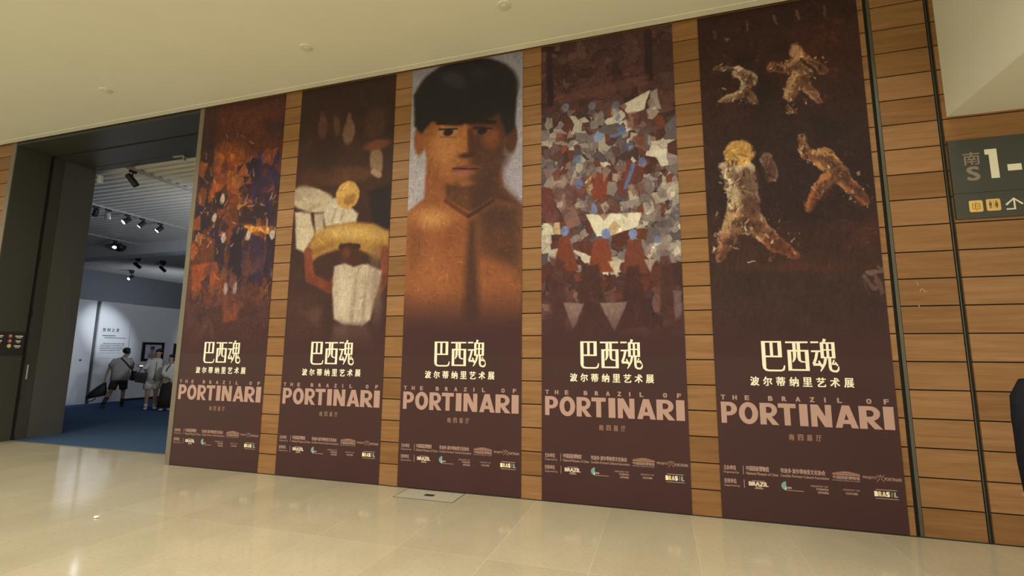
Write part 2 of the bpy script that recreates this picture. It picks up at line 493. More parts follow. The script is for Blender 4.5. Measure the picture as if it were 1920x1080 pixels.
ART = [
  [
    ('g', [(5.5, (74, 40, 32)), (4.75, (84, 42, 30)), (4.3, (100, 50, 30)), (3.6, (98, 50, 34)), (2.9, (98, 52, 38)), (2.2, (78, 46, 42)), (1.75, (70, 41, 41)), (1.6, None)]),
    ('e', 0.78, 5.2, 0.634, 0.196, -10, (98, 48, 30), 0.136, 0.6),
    ('e', 1.46, 4.97, 0.259, 0.12, -20, (52, 32, 32), 0.093, 0.7),
    ('e', 0.15, 5.15, 0.155, 0.31, 0, (58, 34, 32), 0.101, 0.8),
    ('e', 0.59, 4.52, 0.36, 0.315, 0, (150, 76, 32), 0.155, 0.8),
    ('e', 0.44, 4.15, 0.234, 0.208, 0, (168, 84, 34), 0.058, 0.8),
    ('p', [(0.0, 4.97), (0.24, 4.94), (0.34, 4.33), (0.09, 3.59), (0.01, 3.66)], (54, 34, 40), 0.034, 0.85),
    ('p', [(0.78, 4.44), (1.08, 4.54), (1.24, 4.49), (1.28, 3.89), (0.83, 3.86), (0.76, 4.12)], (44, 30, 48), 0.021, 0.95),
    ('p', [(1.13, 4.62), (1.53, 4.61), (1.63, 4.13), (1.51, 3.97), (1.23, 4.06)], (48, 36, 70), 0.02, 0.95),
    ('p', [(0.01, 3.83), (0.24, 4.05), (0.32, 3.98), (0.3, 3.24), (0.03, 3.32)], (42, 28, 44), 0.022, 0.9),
    ('p', [(0.35, 4.06), (0.49, 4.08), (0.59, 3.63), (0.44, 3.43)], (58, 32, 36), 0.021, 0.9),
    ('p', [(0.77, 3.85), (1.07, 3.87), (1.57, 3.73), (1.56, 3.48), (0.9, 3.53)], (46, 30, 42), 0.031, 0.9),
    ('p', [(0.81, 3.83), (1.07, 3.86), (0.84, 3.75)], (204, 140, 60), 0.015, 1),
    ('p', [(0.99, 3.49), (1.62, 3.44), (1.61, 3.33), (0.98, 3.39)], (214, 152, 72), 0.02, 0.95),
    ('R', 3, 60, -0.05, 3.07, 1.71, 4.64, 0.051, 0.163, [(148, 76, 36), (168, 86, 36), (120, 56, 32), (180, 108, 52), (104, 50, 36)], 0.75),
    ('R', 4, 46, -0.05, 2.68, 1.72, 4.11, 0.051, 0.172, [(42, 28, 40), (52, 34, 56), (48, 36, 66), (36, 26, 34)], 0.9),
    ('p', [(0.76, 3.37), (0.98, 3.37), (1.03, 2.52), (0.76, 2.5)], (38, 26, 40), 0.02, 0.95),
    ('p', [(1.12, 3.35), (1.4, 3.28), (1.42, 2.54), (1.15, 2.71)], (50, 36, 58), 0.02, 0.92),
    ('p', [(0.45, 3.34), (0.66, 3.35), (0.69, 2.73), (0.48, 2.82)], (46, 30, 44), 0.021, 0.9),
    ('p', [(1.42, 3.33), (1.61, 3.35), (1.61, 2.69), (1.44, 2.7)], (44, 30, 50), 0.019, 0.92),
    ('p', [(0.04, 2.92), (0.54, 2.98), (0.67, 2.57), (0.13, 2.42)], (160, 76, 40), 0.021, 0.85),
    ('p', [(0.72, 2.44), (0.98, 2.46), (1.0, 2.09), (0.75, 2.04)], (128, 66, 44), 0.02, 0.8),
    ('R', 5, 50, 0.07, 2.08, 1.69, 2.92, 0.06, 0.159, [(120, 62, 42), (96, 60, 60), (140, 84, 52), (84, 52, 56), (60, 40, 50)], 0.6),
    ('R', 6, 24, 0.03, 1.63, 1.58, 2.18, 0.079, 0.197, [(74, 44, 44), (66, 40, 46), (88, 54, 46)], 0.5),
    ('S', 7, 26, -0.05, 4.2, 1.58, 4.98, 0.031, 0.146, [(190, 160, 130), (170, 130, 110), (200, 176, 150)], 0.5),
    ('S', 8, 46, 0.04, 3.08, 1.65, 3.93, 0.03, 0.112, [(190, 160, 130), (170, 130, 110), (200, 176, 150)], 0.7),
    ('S', 9, 12, 0.15, 2.23, 1.67, 2.91, 0.03, 0.159, [(150, 110, 100)], 0.6),
    ('e', 0.53, 3.96, 0.042, 0.077, 0, (206, 180, 150), 0.014, 0.95),
    ('e', 0.4, 3.66, 0.053, 0.068, 0, (200, 176, 160), 0.014, 0.9),
    ('e', 0.62, 3.33, 0.052, 0.075, 0, (196, 178, 170), 0.014, 0.9),
    ('e', 1.09, 3.33, 0.05, 0.065, 0, (200, 182, 170), 0.014, 0.9),
    ('e', 1.52, 3.32, 0.048, 0.072, 0, (206, 190, 170), 0.013, 0.9),
    ('e', 0.75, 2.56, 0.04, 0.088, 0, (170, 140, 130), 0.014, 0.9),
    ('e', 0.92, 2.56, 0.04, 0.087, 0, (170, 140, 130), 0.013, 0.9),
    ('c', 0.57, 2.01, 0.58, 1.63, 0.027, 0.045, (110, 72, 66), 0.018, 0.6),
    ('c', 0.48, 2.09, 0.37, 1.86, 0.027, 0.036, (100, 64, 60), 0.018, 0.5),
    ('B', 1, 900, 1.9, 5.45, 0.1, 0.22, 70),
    ('F', 1.62, 2.1),
  ],
  [
    ('g', [(5.5, (54, 33, 28)), (4.6, (52, 32, 28)), (4.0, (64, 38, 30)), (3.4, (56, 32, 28)), (2.6, (66, 40, 36)), (2.0, (62, 38, 36)), (1.6, None)]),
    ('e', 0.555, 4.51, 0.636, 0.487, 0, (66, 38, 30), 0.258, 0.8),
    ('e', 0.815, 4.09, 0.476, 0.126, 0, (92, 56, 38), 0.042, 0.9),
    ('e', 0.405, 4.13, 0.402, 0.144, 10, (74, 44, 32), 0.069, 0.8),
    ('e', 0.475, 4.48, 0.238, 0.276, 0, (44, 28, 26), 0.104, 0.6),
    ('e', 0.405, 4.86, 0.083, 0.182, 3, (96, 62, 48), 0.026, 0.8),
    ('c', 0.385, 5.09, 0.385, 4.99, 0.035, 0.035, (86, 56, 44), 0.018, 0.7),
    ('e', 0.645, 4.86, 0.055, 0.148, 10, (104, 72, 58), 0.026, 0.7),
    ('e', 0.855, 4.73, 0.098, 0.178, 0, (128, 98, 78), 0.025, 0.85),
    ('c', 0.845, 4.99, 0.845, 4.86, 0.034, 0.051, (116, 84, 66), 0.017, 0.8),
    ('e', 1.275, 4.8, 0.172, 0.239, 0, (84, 54, 42), 0.066, 0.6),
    ('e', 1.325, 4.26, 0.101, 0.233, 8, (150, 120, 92), 0.024, 0.85),
    ('e', 1.325, 4.48, 0.221, 0.071, 4, (112, 64, 42), 0.024, 0.9),
    ('c', 1.285, 4.1, 1.385, 4.03, 0.04, 0.04, (170, 140, 110), 0.016, 0.8),
    ('p', [(1.215, 3.82), (1.565, 3.89), (1.585, 3.26), (1.325, 3.36)], (30, 24, 28), 0.042, 0.9),
    ('e', 0.295, 3.78, 0.403, 0.175, -14, (190, 172, 140), 0.026, 1),
    ('e', 0.135, 3.9, 0.186, 0.113, 0, (168, 150, 124), 0.043, 0.8),
    ('p', [(0.025, 3.63), (0.285, 3.59), (0.385, 3.27), (0.235, 3.02), (0.085, 3.09)], (196, 180, 150), 0.028, 1),
    ('p', [(0.355, 3.57), (0.505, 3.57), (0.545, 3.26), (0.405, 3.24)], (180, 164, 138), 0.027, 0.95),
    ('p', [(0.505, 3.54), (0.595, 3.73), (0.785, 3.81), (0.935, 3.64), (1.075, 3.52), (1.055, 3.39), (0.555, 3.37)], (198, 184, 156), 0.027, 1),
    ('c', 0.435, 3.7, 0.175, 3.6, 0.034, 0.025, (150, 130, 104), 0.025, 0.5),
    ('c', 0.715, 3.62, 0.655, 3.42, 0.017, 0.017, (150, 132, 108), 0.017, 0.6),
    ('c', 0.845, 3.57, 0.805, 3.44, 0.016, 0.016, (150, 132, 108), 0.016, 0.6),
    ('e', 0.895, 3.8, 0.191, 0.202, 12, (198, 152, 78), 0.016, 1),
    ('e', 0.925, 3.75, 0.095, 0.093, 12, (150, 104, 50), 0.033, 0.8),
    ('e', 0.865, 3.86, 0.14, 0.078, 12, (216, 176, 100), 0.041, 0.6),
    ('p', [(0.255, 3.05), (0.385, 3.27), (0.635, 3.38), (0.985, 3.41), (1.325, 3.36), (1.585, 3.23), (1.575, 2.83), (1.345, 2.91), (1.005, 3.06), (0.755, 3.03), (0.495, 2.96), (0.345, 2.88)], (166, 124, 60), 0.036, 1),
    ('e', 0.955, 3.26, 0.479, 0.091, -6, (206, 170, 98), 0.072, 0.75),
    ('c', 0.365, 3.01, 0.695, 3.11, 0.05, 0.033, (120, 80, 40), 0.05, 0.5),
    ('e', 1.445, 2.95, 0.146, 0.131, 20, (128, 88, 46), 0.062, 0.6),
    ('e', 0.965, 2.95, 0.17, 0.164, 0, (72, 38, 28), 0.024, 1),
    ('c', 0.835, 3.07, 1.105, 3.06, 0.04, 0.04, (60, 34, 28), 0.016, 1),
    ('e', 0.925, 2.98, 0.06, 0.075, 0, (120, 64, 44), 0.04, 0.6),
    ('c', 0.295, 3.02, 0.355, 2.66, 0.067, 0.075, (128, 66, 42), 0.025, 1),
    ('c', 0.355, 2.66, 0.685, 2.5, 0.074, 0.066, (120, 58, 38), 0.025, 1),
    ('c', 0.685, 2.5, 0.805, 2.67, 0.064, 0.048, (104, 52, 36), 0.024, 1),
    ('c', 1.525, 2.98, 1.535, 2.62, 0.061, 0.069, (124, 64, 42), 0.023, 1),
    ('c', 1.545, 2.59, 1.405, 2.36, 0.076, 0.061, (104, 52, 38), 0.023, 1),
    ('p', [(0.745, 2.8), (0.915, 2.83), (1.055, 2.78), (1.265, 2.81), (1.485, 2.7), (1.465, 2.55), (1.405, 2.34), (1.345, 2.06), (1.225, 1.97), (0.955, 1.99), (0.785, 2.08), (0.735, 2.44)], (190, 172, 146), 0.026, 1),
    ('e', 1.405, 2.48, 0.081, 0.371, 6, (140, 118, 98), 0.076, 0.6),
    ('c', 1.095, 2.63, 1.065, 2.09, 0.016, 0.031, (150, 128, 106), 0.031, 0.6),
    ('c', 1.255, 2.56, 1.245, 2.06, 0.015, 0.031, (146, 124, 104), 0.031, 0.6),
    ('e', 0.945, 2.46, 0.101, 0.262, 4, (214, 198, 170), 0.079, 0.7),
    ('p', [(0.805, 2.02), (1.315, 2.0), (1.415, 1.71), (1.465, 1.37), (1.285, 1.16), (0.955, 1.22), (0.705, 1.42)], (92, 66, 58), 0.068, 0.8),
    ('e', 0.915, 1.78, 0.116, 0.212, 10, (112, 84, 74), 0.069, 0.5),
    ('p', [(0.005, 2.37), (0.535, 2.47), (0.665, 2.06), (0.585, 1.78), (0.015, 1.78)], (78, 50, 44), 0.091, 0.6),
    ('p', [(0.195, 2.19), (0.595, 2.24), (0.535, 1.98)], (104, 74, 60), 0.054, 0.5),
    ('B', 2, 700, 1.9, 5.45, 0.12, 0.14, 60),
    ('F', 1.62, 2.0),
  ],
  [
    ('g', [(5.5, (140, 136, 142)), (4.6, (164, 160, 160)), (3.9, (176, 168, 170)), (3.3, (168, 158, 162)), (2.3, (90, 58, 44)), (1.95, (66, 39, 38)), (1.6, None)]),
    ('e', 1.435, 4.04, 0.21, 0.562, 0, (150, 142, 148), 0.14, 0.6),
    ('p', [(0.255, 4.18), (1.265, 4.06), (1.335, 3.69), (1.565, 3.44), (1.565, 1.65), (0.025, 1.64), (-0.025, 3.46), (0.235, 3.65)], (140, 82, 46), 0.031, 1),
    ('p', [(0.525, 3.92), (1.155, 3.86), (1.195, 3.56), (0.875, 3.41), (0.545, 3.59)], (96, 56, 34), 0.038, 1),
    ('p', [(0.865, 3.89), (1.265, 3.99), (1.335, 3.7), (1.565, 3.44), (1.565, 2.87), (0.955, 3.11)], (64, 40, 32), 0.089, 0.85),
    ('p', [(-0.025, 3.46), (0.545, 3.6), (0.875, 3.38), (1.195, 3.56), (1.565, 3.42), (1.565, 1.71), (0.025, 1.71)], (146, 86, 48), 0.04, 0.9),
    ('p', [(0.985, 3.38), (1.195, 3.55), (1.565, 3.42), (1.565, 2.54), (1.065, 2.9)], (66, 41, 33), 0.159, 0.9),
    ('e', 0.375, 3.36, 0.26, 0.115, -12, (206, 150, 84), 0.118, 0.8),
    ('e', 0.305, 2.59, 0.302, 0.319, 0, (164, 100, 58), 0.188, 0.6),
    ('e', 1.315, 2.48, 0.233, 0.237, 0, (146, 86, 50), 0.148, 0.6),
    ('c', 0.915, 3.25, 0.935, 2.1, 0.05, 0.114, (66, 40, 34), 0.071, 0.85),
    ('e', 1.245, 3.02, 0.237, 0.176, 0, (92, 56, 38), 0.124, 0.7),
    ('e', 0.145, 2.95, 0.108, 0.284, 0, (120, 72, 42), 0.089, 0.6),
    ('e', 0.665, 3.13, 0.178, 0.196, 0, (120, 66, 38), 0.115, 0.5),
    ('c', 0.545, 3.58, 0.875, 3.35, 0.026, 0.026, (92, 50, 30), 0.011, 0.9),
    ('c', 0.875, 3.35, 1.195, 3.53, 0.025, 0.025, (60, 36, 28), 0.011, 0.9),
    ('e', 0.145, 4.47, 0.088, 0.228, 0, (140, 84, 48), 0.023, 1),
    ('e', 1.425, 4.34, 0.085, 0.214, 0, (84, 50, 36), 0.021, 1),
    ('e', 0.795, 4.48, 0.587, 0.725, 0, (146, 88, 48), 0.022, 1),
    ('p', [(0.875, 4.91), (1.375, 4.83), (1.385, 4.04), (1.195, 3.73), (0.875, 3.72)], (72, 44, 34), 0.091, 0.9),
    ('e', 0.525, 4.35, 0.216, 0.268, 0, (186, 126, 72), 0.121, 0.8),
    ('e', 0.785, 3.74, 0.222, 0.086, 0, (84, 52, 36), 0.058, 0.6),
    ('e', 0.645, 4.0, 0.166, 0.102, 0, (170, 106, 58), 0.074, 0.6),
    ('e', 1.155, 4.37, 0.116, 0.145, 0, (140, 78, 44), 0.065, 0.7),
    ('e', 0.715, 4.82, 0.352, 0.121, 0, (158, 98, 54), 0.076, 0.7),
    ('e', 0.785, 5.06, 0.733, 0.471, -3, (34, 30, 32), 0.03, 1),
    ('p', [(0.025, 5.12), (0.215, 5.33), (0.325, 4.72), (0.155, 4.55), (0.055, 4.68)], (34, 30, 32), 0.033, 1),
    ('p', [(1.325, 5.14), (1.505, 4.96), (1.475, 4.46), (1.365, 4.36), (1.275, 4.66)], (34, 30, 32), 0.029, 1),
    ('p', [(0.325, 4.88), (0.695, 4.89), (1.215, 4.8), (1.325, 4.65), (1.275, 4.88), (0.375, 5.02)], (34, 30, 32), 0.032, 1),
    ('e', 0.605, 5.26, 0.203, 0.093, -30, (62, 60, 66), 0.062, 0.6),
    ('e', 0.985, 5.27, 0.135, 0.068, -20, (52, 50, 56), 0.06, 0.5),
    ('c', 0.405, 4.67, 0.665, 4.66, 0.027, 0.031, (44, 28, 24), 0.012, 0.95),
    ('c', 0.945, 4.63, 1.195, 4.57, 0.03, 0.026, (36, 24, 24), 0.011, 0.95),
    ('e', 0.555, 4.53, 0.131, 0.052, 0, (170, 130, 100), 0.015, 0.8),
    ('e', 0.555, 4.52, 0.069, 0.049, 0, (34, 24, 24), 0.015, 0.95),
    ('e', 1.045, 4.47, 0.118, 0.047, 0, (120, 84, 64), 0.015, 0.8),
    ('e', 1.035, 4.47, 0.066, 0.044, 0, (30, 22, 24), 0.015, 0.95),
    ('c', 0.425, 4.58, 0.675, 4.55, 0.012, 0.012, (40, 26, 24), 0.012, 0.9),
    ('c', 0.925, 4.53, 1.165, 4.49, 0.012, 0.012, (32, 22, 22), 0.011, 0.9),
    ('c', 0.445, 4.47, 0.655, 4.44, 0.009, 0.009, (110, 62, 36), 0.011, 0.7),
    ('c', 0.795, 4.57, 0.765, 4.25, 0.037, 0.06, (176, 112, 62), 0.03, 0.7),
    ('c', 0.865, 4.5, 0.905, 4.22, 0.03, 0.052, (70, 42, 32), 0.03, 0.8),
    ('e', 0.835, 4.17, 0.119, 0.036, 0, (60, 36, 30), 0.022, 0.9),
    ('e', 0.825, 3.98, 0.201, 0.058, 0, (118, 64, 52), 0.015, 0.95),
    ('e', 0.745, 3.95, 0.105, 0.022, 0, (176, 116, 92), 0.022, 0.6),
    ('c', 0.645, 4.01, 0.995, 3.97, 0.011, 0.011, (56, 30, 28), 0.007, 0.9),
    ('e', 0.805, 3.92, 0.134, 0.029, 0, (156, 92, 70), 0.022, 0.8),
    ('e', 0.815, 3.78, 0.104, 0.043, 0, (166, 104, 60), 0.036, 0.6),
    ('c', 0.575, 3.76, 1.055, 3.71, 0.022, 0.022, (76, 46, 34), 0.037, 0.5),
    ('S', 31, 90, -0.025, 2.09, 1.555, 3.46, 0.007, 0.043, [(176, 108, 62), (120, 66, 38), (90, 52, 36)], 0.25),
    ('B', 3, 1500, 2.2, 5.45, 0.07, 0.16, 40),
    ('F', 1.85, 2.55),
  ],
  [
    ('g', [(5.5, (84, 52, 50)), (4.5, (96, 62, 58)), (1.6, None)]),
    ('V', 41, 420, [(5.6, 4.45, [(86, 56, 52), (80, 50, 49), (92, 62, 58), (74, 45, 45)]), (4.45, 3.95, [(124, 108, 106), (108, 96, 98), (140, 126, 120), (92, 80, 84), (98, 50, 40), (110, 58, 42), (84, 44, 38), (92, 58, 52), (184, 172, 152), (160, 148, 132), (196, 186, 164), (132, 118, 110), (96, 62, 58), (86, 54, 52), (110, 76, 70), (74, 46, 46)]), (3.95, 3.45, [(184, 172, 152), (160, 148, 132), (196, 186, 164), (132, 118, 110), (124, 108, 106), (108, 96, 98), (140, 126, 120), (92, 80, 84), (98, 50, 40), (110, 58, 42), (84, 44, 38), (92, 58, 52), (124, 108, 106), (108, 96, 98), (140, 126, 120), (92, 80, 84)]), (3.45, 3.0, [(96, 62, 58), (86, 54, 52), (110, 76, 70), (74, 46, 46), (98, 50, 40), (110, 58, 42), (84, 44, 38), (92, 58, 52), (124, 108, 106), (108, 96, 98), (140, 126, 120), (92, 80, 84), (184, 172, 152), (160, 148, 132), (196, 186, 164), (132, 118, 110)]), (3.0, 2.55, [(184, 172, 152), (160, 148, 132), (196, 186, 164), (132, 118, 110), (124, 108, 106), (108, 96, 98), (140, 126, 120), (92, 80, 84), (98, 50, 40), (110, 58, 42), (84, 44, 38), (92, 58, 52)]), (2.55, 2.2, [(98, 50, 40), (110, 58, 42), (84, 44, 38), (92, 58, 52), (96, 62, 58), (86, 54, 52), (110, 76, 70), (74, 46, 46), (98, 50, 40), (110, 58, 42), (84, 44, 38), (92, 58, 52), (80, 46, 42)]), (2.2, 1.85, [(96, 62, 58), (86, 54, 52), (110, 76, 70), (74, 46, 46), (72, 44, 46), (70, 42, 42)]), (1.85, 1.6, [(70, 42, 42), (66, 40, 40)])]),
    ('p', [(0.065, 5.46), (0.145, 5.46), (0.155, 4.67), (0.075, 4.67)], (48, 30, 34), 0.014, 0.9),
    ('p', [(1.265, 5.47), (1.355, 5.47), (1.345, 4.82), (1.255, 4.82)], (48, 30, 34), 0.012, 0.9),
    ('p', [(0.165, 4.8), (1.295, 4.9), (1.285, 4.77), (0.235, 4.69)], (104, 66, 60), 0.027, 0.7),
    ('p', [(0.955, 4.55), (1.305, 4.7), (1.235, 4.47), (1.075, 4.41)], (206, 196, 172), 0.009, 1),
    ('p', [(1.305, 4.68), (1.385, 4.7), (1.425, 4.44), (1.315, 4.46)], (168, 156, 142), 0.009, 0.9),
    ('p', [(1.305, 3.96), (1.465, 3.95), (1.475, 3.76), (1.405, 3.74)], (214, 206, 182), 0.009, 0.95),
    ('p', [(1.025, 4.46), (1.315, 4.44), (1.325, 4.18), (1.035, 4.27)], (98, 56, 50), 0.018, 0.7),
    ('p', [(0.535, 3.26), (1.165, 3.23), (1.125, 3.07), (0.845, 2.99), (0.665, 2.98)], (216, 208, 180), 0.009, 1),
    ('p', [(0.785, 3.06), (0.865, 3.16), (0.935, 3.08), (0.845, 2.98)], (176, 148, 112), 0.009, 0.9),
    ('p', [(0.015, 3.19), (0.125, 3.19), (0.155, 3.04), (0.015, 3.04)], (206, 196, 166), 0.01, 1),
    ('p', [(0.135, 3.19), (0.225, 3.19), (0.235, 3.03), (0.155, 3.04)], (190, 160, 120), 0.01, 1),
    ('p', [(0.555, 3.7), (0.625, 3.8), (0.805, 3.7), (0.775, 3.43), (0.625, 3.42)], (120, 52, 32), 0.009, 0.95),
    ('p', [(0.895, 3.79), (1.125, 3.83), (1.075, 3.55), (0.915, 3.42)], (108, 48, 34), 0.009, 0.9),
    ('p', [(0.535, 3.66), (0.605, 3.72), (0.585, 3.48), (0.535, 3.56)], (214, 180, 110), 0.009, 0.95),
    ('p', [(0.015, 3.87), (0.225, 3.86), (0.485, 3.15), (0.325, 3.09)], (140, 104, 94), 0.013, 0.7),
    ('p', [(0.015, 3.65), (0.135, 3.62), (0.225, 3.19), (0.015, 3.22)], (104, 50, 46), 0.013, 0.8),
    ('p', [(0.245, 3.63), (0.525, 3.63), (0.545, 3.45), (0.295, 3.45)], (92, 50, 50), 0.02, 0.7),
    ('R', 44, 60, 1.185, 2.7, 1.555, 3.6, 0.034, 0.097, [(184, 172, 152), (160, 148, 132), (196, 186, 164), (132, 118, 110), (124, 108, 106), (108, 96, 98), (140, 126, 120), (92, 80, 84)], 0.9),
    ('R', 45, 60, 0.085, 3.64, 1.395, 4.6, 0.031, 0.087, [(184, 172, 152), (160, 148, 132), (196, 186, 164), (132, 118, 110), (124, 108, 106), (108, 96, 98), (140, 126, 120), (92, 80, 84), (104, 120, 160), (92, 104, 144), (98, 50, 40), (110, 58, 42), (84, 44, 38), (92, 58, 52)], 0.8),
    ('R', 46, 40, 0.035, 3.22, 1.155, 3.78, 0.031, 0.088, [(98, 50, 40), (110, 58, 42), (84, 44, 38), (92, 58, 52), (96, 62, 58), (86, 54, 52), (110, 76, 70), (74, 46, 46), (184, 172, 152), (160, 148, 132), (196, 186, 164), (132, 118, 110)], 0.7),
    ('p', [(0.215, 3.0), (0.325, 3.03), (0.445, 2.59), (0.155, 2.6)], (112, 54, 38), 0.013, 1),
    ('p', [(0.615, 2.93), (0.785, 2.96), (0.855, 2.56), (0.555, 2.56)], (124, 60, 38), 0.012, 1),
    ('p', [(1.005, 2.92), (1.155, 2.92), (1.215, 2.53), (0.945, 2.54)], (110, 56, 42), 0.012, 1),
    ('p', [(1.355, 2.71), (1.455, 2.72), (1.495, 2.35), (1.305, 2.36)], (88, 50, 46), 0.011, 0.9),
    ('e', 0.285, 3.07, 0.051, 0.065, 0, (112, 126, 164), 0.01, 1),
    ('e', 0.765, 3.01, 0.049, 0.063, 0, (110, 126, 166), 0.009, 1),
    ('e', 1.065, 2.99, 0.047, 0.062, 0, (116, 130, 170), 0.009, 1),
    ('e', 1.335, 2.9, 0.04, 0.049, 0, (110, 116, 140), 0.009, 0.9),
    ('e', 0.695, 4.2, 0.057, 0.061, 0, (126, 146, 176), 0.01, 0.95),
    ('e', 0.965, 4.25, 0.049, 0.06, 0, (90, 100, 134), 0.01, 0.9),
    ('e', 0.465, 3.64, 0.045, 0.06, 0, (98, 110, 150), 0.01, 0.95),
    ('e', 0.305, 4.63, 0.046, 0.056, 0, (112, 116, 136), 0.01, 0.8),
    ('e', 0.625, 4.6, 0.045, 0.055, 0, (108, 110, 130), 0.01, 0.8),
    ('e', 0.915, 4.57, 0.044, 0.054, 0, (98, 104, 130), 0.01, 0.8),
    ('e', 1.195, 3.84, 0.047, 0.045, 0, (92, 104, 146), 0.009, 0.9),
    ('c', 1.095, 3.8, 0.995, 3.54, 0.025, 0.019, (92, 108, 156), 0.009, 0.95),
    ('c', 0.845, 4.19, 1.005, 4.21, 0.019, 0.019, (96, 112, 150), 0.01, 0.9),
    ('e', 0.635, 3.32, 0.031, 0.065, 20, (110, 128, 170), 0.01, 0.9),
    ('p', [(0.095, 2.78), (0.285, 2.71), (0.295, 2.08), (0.095, 2.02)], (72, 42, 40), 0.026, 0.8),
    ('p', [(0.475, 2.64), (0.675, 2.65), (0.765, 2.01), (0.425, 1.89)], (66, 38, 36), 0.025, 0.85),
    ('p', [(0.985, 2.61), (1.125, 2.62), (1.225, 1.95), (0.905, 1.89)], (64, 36, 36), 0.024, 0.85),
    ('p', [(1.365, 2.59), (1.495, 2.6), (1.515, 2.0), (1.325, 2.0)], (70, 40, 38), 0.023, 0.8),
    ('p', [(0.255, 2.22), (0.495, 2.2), (0.375, 1.91)], (150, 128, 118), 0.013, 0.7),
    ('p', [(0.675, 2.21), (0.985, 2.21), (0.835, 1.88)], (146, 124, 112), 0.012, 0.75),
    ('p', [(0.785, 2.68), (0.935, 2.69), (0.875, 2.49)], (204, 188, 160), 0.012, 0.85),
    ('p', [(1.185, 2.68), (1.305, 2.68), (1.245, 2.53)], (178, 164, 148), 0.012, 0.8),
    ('p', [(1.475, 2.32), (1.565, 2.32), (1.555, 2.06), (1.485, 2.0)], (130, 110, 108), 0.011, 0.6),
    ('p', [(1.375, 1.68), (1.555, 1.68), (1.555, 1.49), (1.395, 1.48)], (96, 66, 66), 0.017, 0.6),
    ('B', 4, 900, 2.0, 5.45, 0.09, 0.18, 70),
    ('F', 1.62, 2.2),
  ],
  [
    ('g', [(5.5, (54, 30, 28)), (4.6, (58, 32, 27)), (4.0, (52, 29, 27)), (3.3, (46, 27, 28)), (3.0, (54, 32, 29)), (2.9, (68, 36, 32)), (2.5, (56, 37, 33)), (1.9, (62, 38, 38)), (1.6, None)]),
    ('e', 1.225, 4.9, 0.346, 0.306, 0, (74, 36, 28), 0.221, 0.6),
    ('e', 0.825, 3.5, 0.648, 0.701, 0, (38, 22, 24), 0.325, 0.6),
    ('e', 1.255, 3.98, 0.192, 0.093, 0, (34, 22, 26), 0.074, 0.8),
    ('e', 0.475, 4.92, 0.097, 0.102, 0, (34, 22, 26), 0.047, 0.7),
    ('e', 0.875, 4.93, 0.113, 0.088, 0, (36, 24, 28), 0.057, 0.6),
    ('e', 0.625, 4.44, 0.157, 0.21, 0, (34, 22, 24), 0.103, 0.7),
    ('c', 0.165, 5.31, 0.185, 5.21, 0.012, 0.012, (112, 86, 70), 0.012, 0.7),
    ('c', 0.515, 5.35, 0.525, 5.25, 0.012, 0.012, (112, 86, 70), 0.012, 0.7),
    ('c', 0.785, 5.37, 0.805, 5.27, 0.012, 0.012, (112, 86, 70), 0.012, 0.7),
    ('c', 1.005, 5.37, 1.025, 5.27, 0.011, 0.011, (112, 86, 70), 0.011, 0.7),
    ('c', 1.285, 5.37, 1.295, 5.27, 0.011, 0.011, (112, 86, 70), 0.011, 0.7),
    ('p', [(0.265, 5.2), (0.325, 5.18), (0.285, 5.14)], (130, 104, 84), 0.011, 0.7),
    ('c', 0.165, 4.85, 0.325, 4.81, 0.018, 0.03, (140, 122, 104), 0.013, 0.95),
    ('c', 0.385, 4.77, 0.515, 4.65, 0.059, 0.077, (186, 164, 136), 0.013, 0.95),
    ('c', 0.485, 4.68, 0.445, 4.51, 0.07, 0.058, (190, 166, 132), 0.013, 0.95),
    ('c', 0.435, 4.51, 0.215, 4.45, 0.052, 0.035, (186, 158, 122), 0.013, 0.95),
    ('c', 0.475, 4.5, 0.545, 4.38, 0.046, 0.035, (172, 142, 108), 0.013, 0.95),
    ('c', 0.175, 4.84, 0.335, 4.8, 0.011, 0.019, (70, 40, 32), 0.024, 0.62),
    ('c', 0.415, 4.75, 0.545, 4.61, 0.036, 0.047, (70, 40, 32), 0.024, 0.62),
    ('c', 0.515, 4.65, 0.475, 4.48, 0.043, 0.036, (70, 40, 32), 0.023, 0.62),
    ('c', 0.465, 4.48, 0.235, 4.44, 0.032, 0.022, (70, 40, 32), 0.023, 0.62),
    ('c', 0.495, 4.48, 0.565, 4.36, 0.029, 0.022, (70, 40, 32), 0.023, 0.62),
    ('S', 510, 28, 0.145, 4.78, 0.345, 4.88, 0.007, 0.033, [(104, 70, 50), (60, 34, 30), (52, 30, 28), (214, 192, 156), (84, 54, 40)], 0.75),
    ('S', 511, 28, 0.315, 4.58, 0.575, 4.84, 0.006, 0.032, [(104, 70, 50), (60, 34, 30), (52, 30, 28), (214, 192, 156), (84, 54, 40)], 0.75),
    ('S', 512, 28, 0.395, 4.44, 0.535, 4.75, 0.006, 0.032, [(104, 70, 50), (60, 34, 30), (52, 30, 28), (214, 192, 156), (84, 54, 40)], 0.75),
    ('S', 513, 28, 0.175, 4.37, 0.475, 4.59, 0.006, 0.032, [(104, 70, 50), (60, 34, 30), (52, 30, 28), (214, 192, 156), (84, 54, 40)], 0.75),
    ('S', 514, 28, 0.425, 4.34, 0.585, 4.55, 0.006, 0.032, [(104, 70, 50), (60, 34, 30), (52, 30, 28), (214, 192, 156), (84, 54, 40)], 0.75),
    ('c', 0.735, 4.76, 0.885, 4.72, 0.052, 0.052, (148, 100, 64), 0.013, 0.95),
    ('c', 0.935, 4.76, 1.035, 4.62, 0.073, 0.085, (160, 122, 82), 0.012, 0.95),
    ('c', 1.045, 4.84, 1.225, 4.63, 0.028, 0.039, (150, 110, 74), 0.012, 0.95),
    ('c', 0.965, 4.61, 0.885, 4.38, 0.073, 0.056, (172, 132, 90), 0.012, 0.95),
    ('c', 1.005, 4.56, 1.145, 4.31, 0.056, 0.033, (160, 118, 80), 0.012, 0.95),
